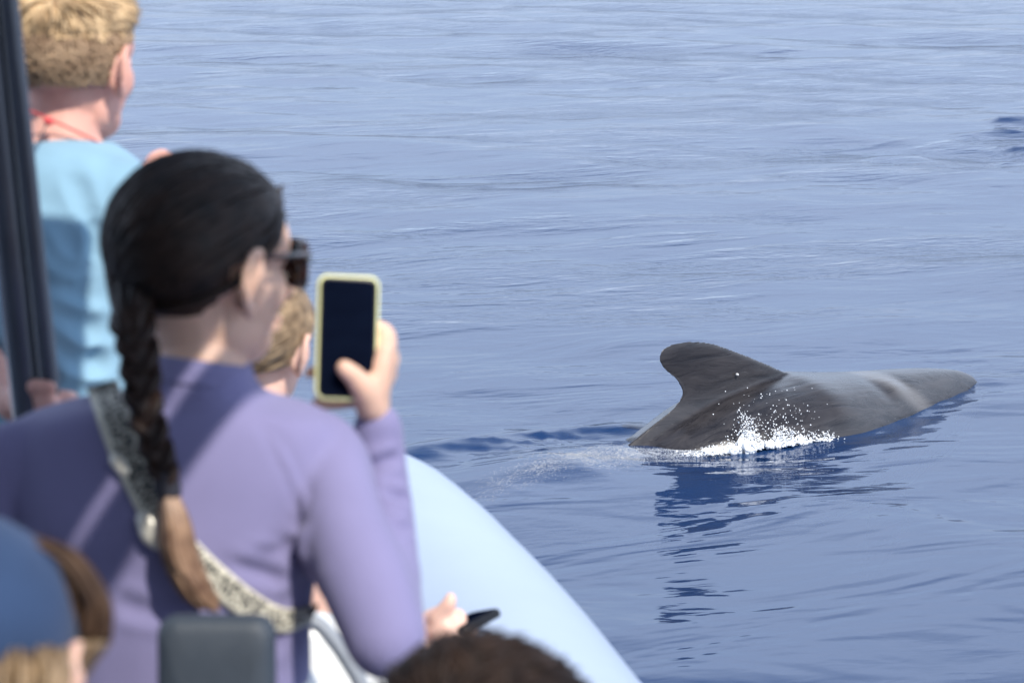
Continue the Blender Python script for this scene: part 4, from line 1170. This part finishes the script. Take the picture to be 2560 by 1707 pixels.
# ------------------------------------------------------------------ two seated passengers close by
def seated(px, py, d, hs, yaw_, label, hair_kind):
    yaw = R(10); right = V((math.cos(yaw), -math.sin(yaw), 0)); fwd = V((math.sin(yaw), math.cos(yaw), 0))
    hc = P(px, py, d); root = thing('person', label, 'person', (hc.x, hc.y, DECK)); hr = yawm(R(yaw_), R(4))
    nz = hc.z - .14; seat_z = 2.215
    zs = np.linspace(nz, seat_z + .09, 7); hw = [.055, .10, .185, .195, .175, .165, .175]; hd = [.05, .07, .09, .105, .105, .11, .125]
    rows = [(V((hc.x, hc.y - .03 - .02 * i / 6, z)), a, b) for i, (z, a, b) in enumerate(zip(zs, hw, hd))]
    body = MB(); add_head(body, hc, hr, hs); add_torso(body, [(c, a - .01, b - .01) for c, a, b in rows], right)
    body.tube([hc + V((0, -.01, -.02)), V((hc.x, hc.y - .025, nz - .03))], [.055, .055], 16, steps=6)
    cl = MB(); add_torso(cl, rows[1:], right, .006)
    raised = hair_kind == 'cap'
    for sd in (-1, 1):
        s_ = rows[2][0] + right * sd * .165 + V((0, 0, -.02)); e_ = s_ + right * sd * .04 - V((0, 0, .26)) + fwd * .05; w_ = e_ + fwd * .22 + V((0, 0, .02)) - right * sd * .06
        if raised and sd == 1:
            tip = P(372, 1672, 2.42); w_ = tip - V((0, 0, .185)); e_ = (s_ + w_) / 2 + V((.02, -.02, -.16))
        body.tube([s_, e_], [.045, .036], 12); body.tube([e_, w_], [.036, .025], 12)
        if raised and sd == 1: add_hand(body, w_, V((0, .1, 1)), V((0, 1, 0)), .9, 25, -1)
        else: add_hand(body, w_, fwd, V((0, 0, -1)), .95, 30, sd)
        cl.tube([rows[2][0] + right * sd * .1 + V((0, 0, -.01)), s_, (s_ + e_) / 2], [.05, .056, .056], 16, round_ends=False)
    pants = MB(); sh = legs(body, pants, V((hc.x, hc.y - .06, seat_z + .08)), right, fwd, seat_z, s=.95)
    from_world('body', fuse(body, .0055, 4), M['skin_fair'], root)
    from_world('shirt', rumple(fuse(cl, .008, 5), .004, 9, px), M['grey_shirt' if hair_kind == 'cap' else 'navy'], root)
    from_world('trousers', fuse(pants, .009, 5), M['denim'], root); add_shoes(root, sh)
    for sd in (-1, 1):
        mb = MB(); mb.ell(hc + hr @ (V((sd * .031, .079, .010)) * hs), (.011, .011, .011)); from_world('eye', mb.mesh(), M['eye'], root)
    rnd = random.Random(px)
    if hair_kind == 'short':
        test = lambda p: p.z > .030 + .34 * (p.y + .012) if p.y > -.02 else p.z > -.04
        mb = scalp(hc, hr, hs, .008, test, 64, 40, .03); k = 0
        while k < 3600:
            u = V((rnd.gauss(0, 1), rnd.gauss(0, 1), rnd.gauss(0, 1))).normalized(); p = on_skull(u, .006)
            if not test(p): continue
            k += 1; ln = rnd.uniform(.025, .05) * (1 if p.z > .05 else .5)
            cl_ = noise.noise_vector(u * 4.5); fl_ = V((rnd.gauss(0, .12), .55 + rnd.gauss(0, .12), rnd.gauss(0, .1))) + cl_ * .8 + V((.4 * u.x, 0, 0)); fl_ = (fl_ - u * fl_.dot(u)).normalized() + u * (.10 + .12 * max(0, cl_.z)); fl_.normalize()
            q = [p - u * .004, p + fl_ * ln * .5 + u * .004, p + fl_ * ln]
            mb.tube([hc + hr @ (x * hs) for x in q], [.003, .0028, .0006], 4, steps=5, round_ends=False)
        from_world('hair', mb.mesh(), M['hair_foreground'], root)
    return root, hc, hr


seated(1212, 1995, 2.42, 1.04, 25, 'seated person with tousled very dark brown hair beside the pale blue tube', 'short')
cr, chc, chr_ = seated(-62, 1684, 2.30, 1.0, 20, 'person in blue cap with long brown hair at the edge of it', 'cap')


def cap_and_hair(root, hc, hr):
    # long hair, brown at the crown and blond lower down, swept round the right of the cap
    rnd = random.Random(3); mb = MB(); mb2 = MB()
    for k in range(420):
        t0 = rnd.random(); j = rnd.gauss(0, 1); dep = rnd.gauss(2.335, .018)
        q = [P(-60 + j * 14, 1318 + 40 * t0 + 5 * j, dep), P(70 + j * 12, 1338 + 40 * t0 + 5 * j, dep), P(182 + 9 * j - 50 * t0, 1388 + 36 * t0, dep), P(258 + 9 * j - 85 * t0, 1500, dep), P(256 + 12 * j - 105 * t0, 1600, dep), P(170 + 16 * j - 40 * t0, 1700 + 20 * t0, dep), P(110 + 24 * j - 30 * t0, 1860, dep), P(90 + 26 * j, 2000 + 90 * t0, dep)]
        mb.tube(q[:5], [.0012, .0022, .003, .0032, .003], 4, steps=20, round_ends=False)
        mb2.tube(q[4:], [.003, .0032, .003, .001], 4, steps=14, round_ends=False)
    for k in range(260):
        x = rnd.uniform(-80, 170); dep = rnd.gauss(2.20, .008); y0 = 1632 + rnd.gauss(0, 8)
        mb2.tube([P(x, y0, dep + .032), P(x + rnd.gauss(-5, 12), 1700, dep), P(x + rnd.gauss(-10, 24), 1850, dep)], [.0025, .0032, .001], 5, steps=10, round_ends=False)
    h = from_world('hair', mb.mesh(), M['hair_brown'], root); from_world('hair_end', mb2.mesh(), M['hair_dark_blond'], h)


def cap_person_cap(hc, hr):
    cp = thing('cap', 'plain dark blue cloth cap worn over long brown hair', 'cap', P(0, 1480, 2.24))
    c = hc + hr @ V((0, -.012, .036)); r3 = hr @ Matrix.Rotation(R(-8), 3, 'X')
    mb = MB(); rings = []
    for i in range(17):
        a = R(-16 + 105 * i / 16)
        rings.append([c + r3 @ V((.083 * math.cos(a) * math.cos(q), .103 * math.cos(a) * math.sin(q), .093 * math.sin(a))) for q in [2 * math.pi * k / 44 for k in range(44)]])
    mb.rings(rings); from_world('crown', rumple(mb.mesh(), .002, 30, 5), M['navy'], cp)
    mb = MB(); mb.ell(c + r3 @ V((0, 0, .094)), (.007, .007, .004)); from_world('button', mb.mesh(), M['navy'], cp)
    f_ = hr @ V((0, 1, 0)); f_.z = 0; f_.normalize(); s_ = V((f_.y, -f_.x, 0))
    br = MB(); N = 14; top_, bot_ = [], []
    outl = [c + V((0, 0, -.022)) + f_ * (.08 + .085 * math.sin(math.pi * k / N)) + s_ * (.07 * math.cos(math.pi * k / N)) + V((0, 0, -.012 * abs(math.cos(math.pi * k / N)))) for k in range(N + 1)]
    br.rings([[p - V((0, 0, .0025)) for p in outl], [p + V((0, 0, .0025)) for p in outl]]); from_world('brim', br.mesh(), M['navy'], cp)


cap_and_hair(cr, chc, chr_); cap_person_cap(chc, chr_)
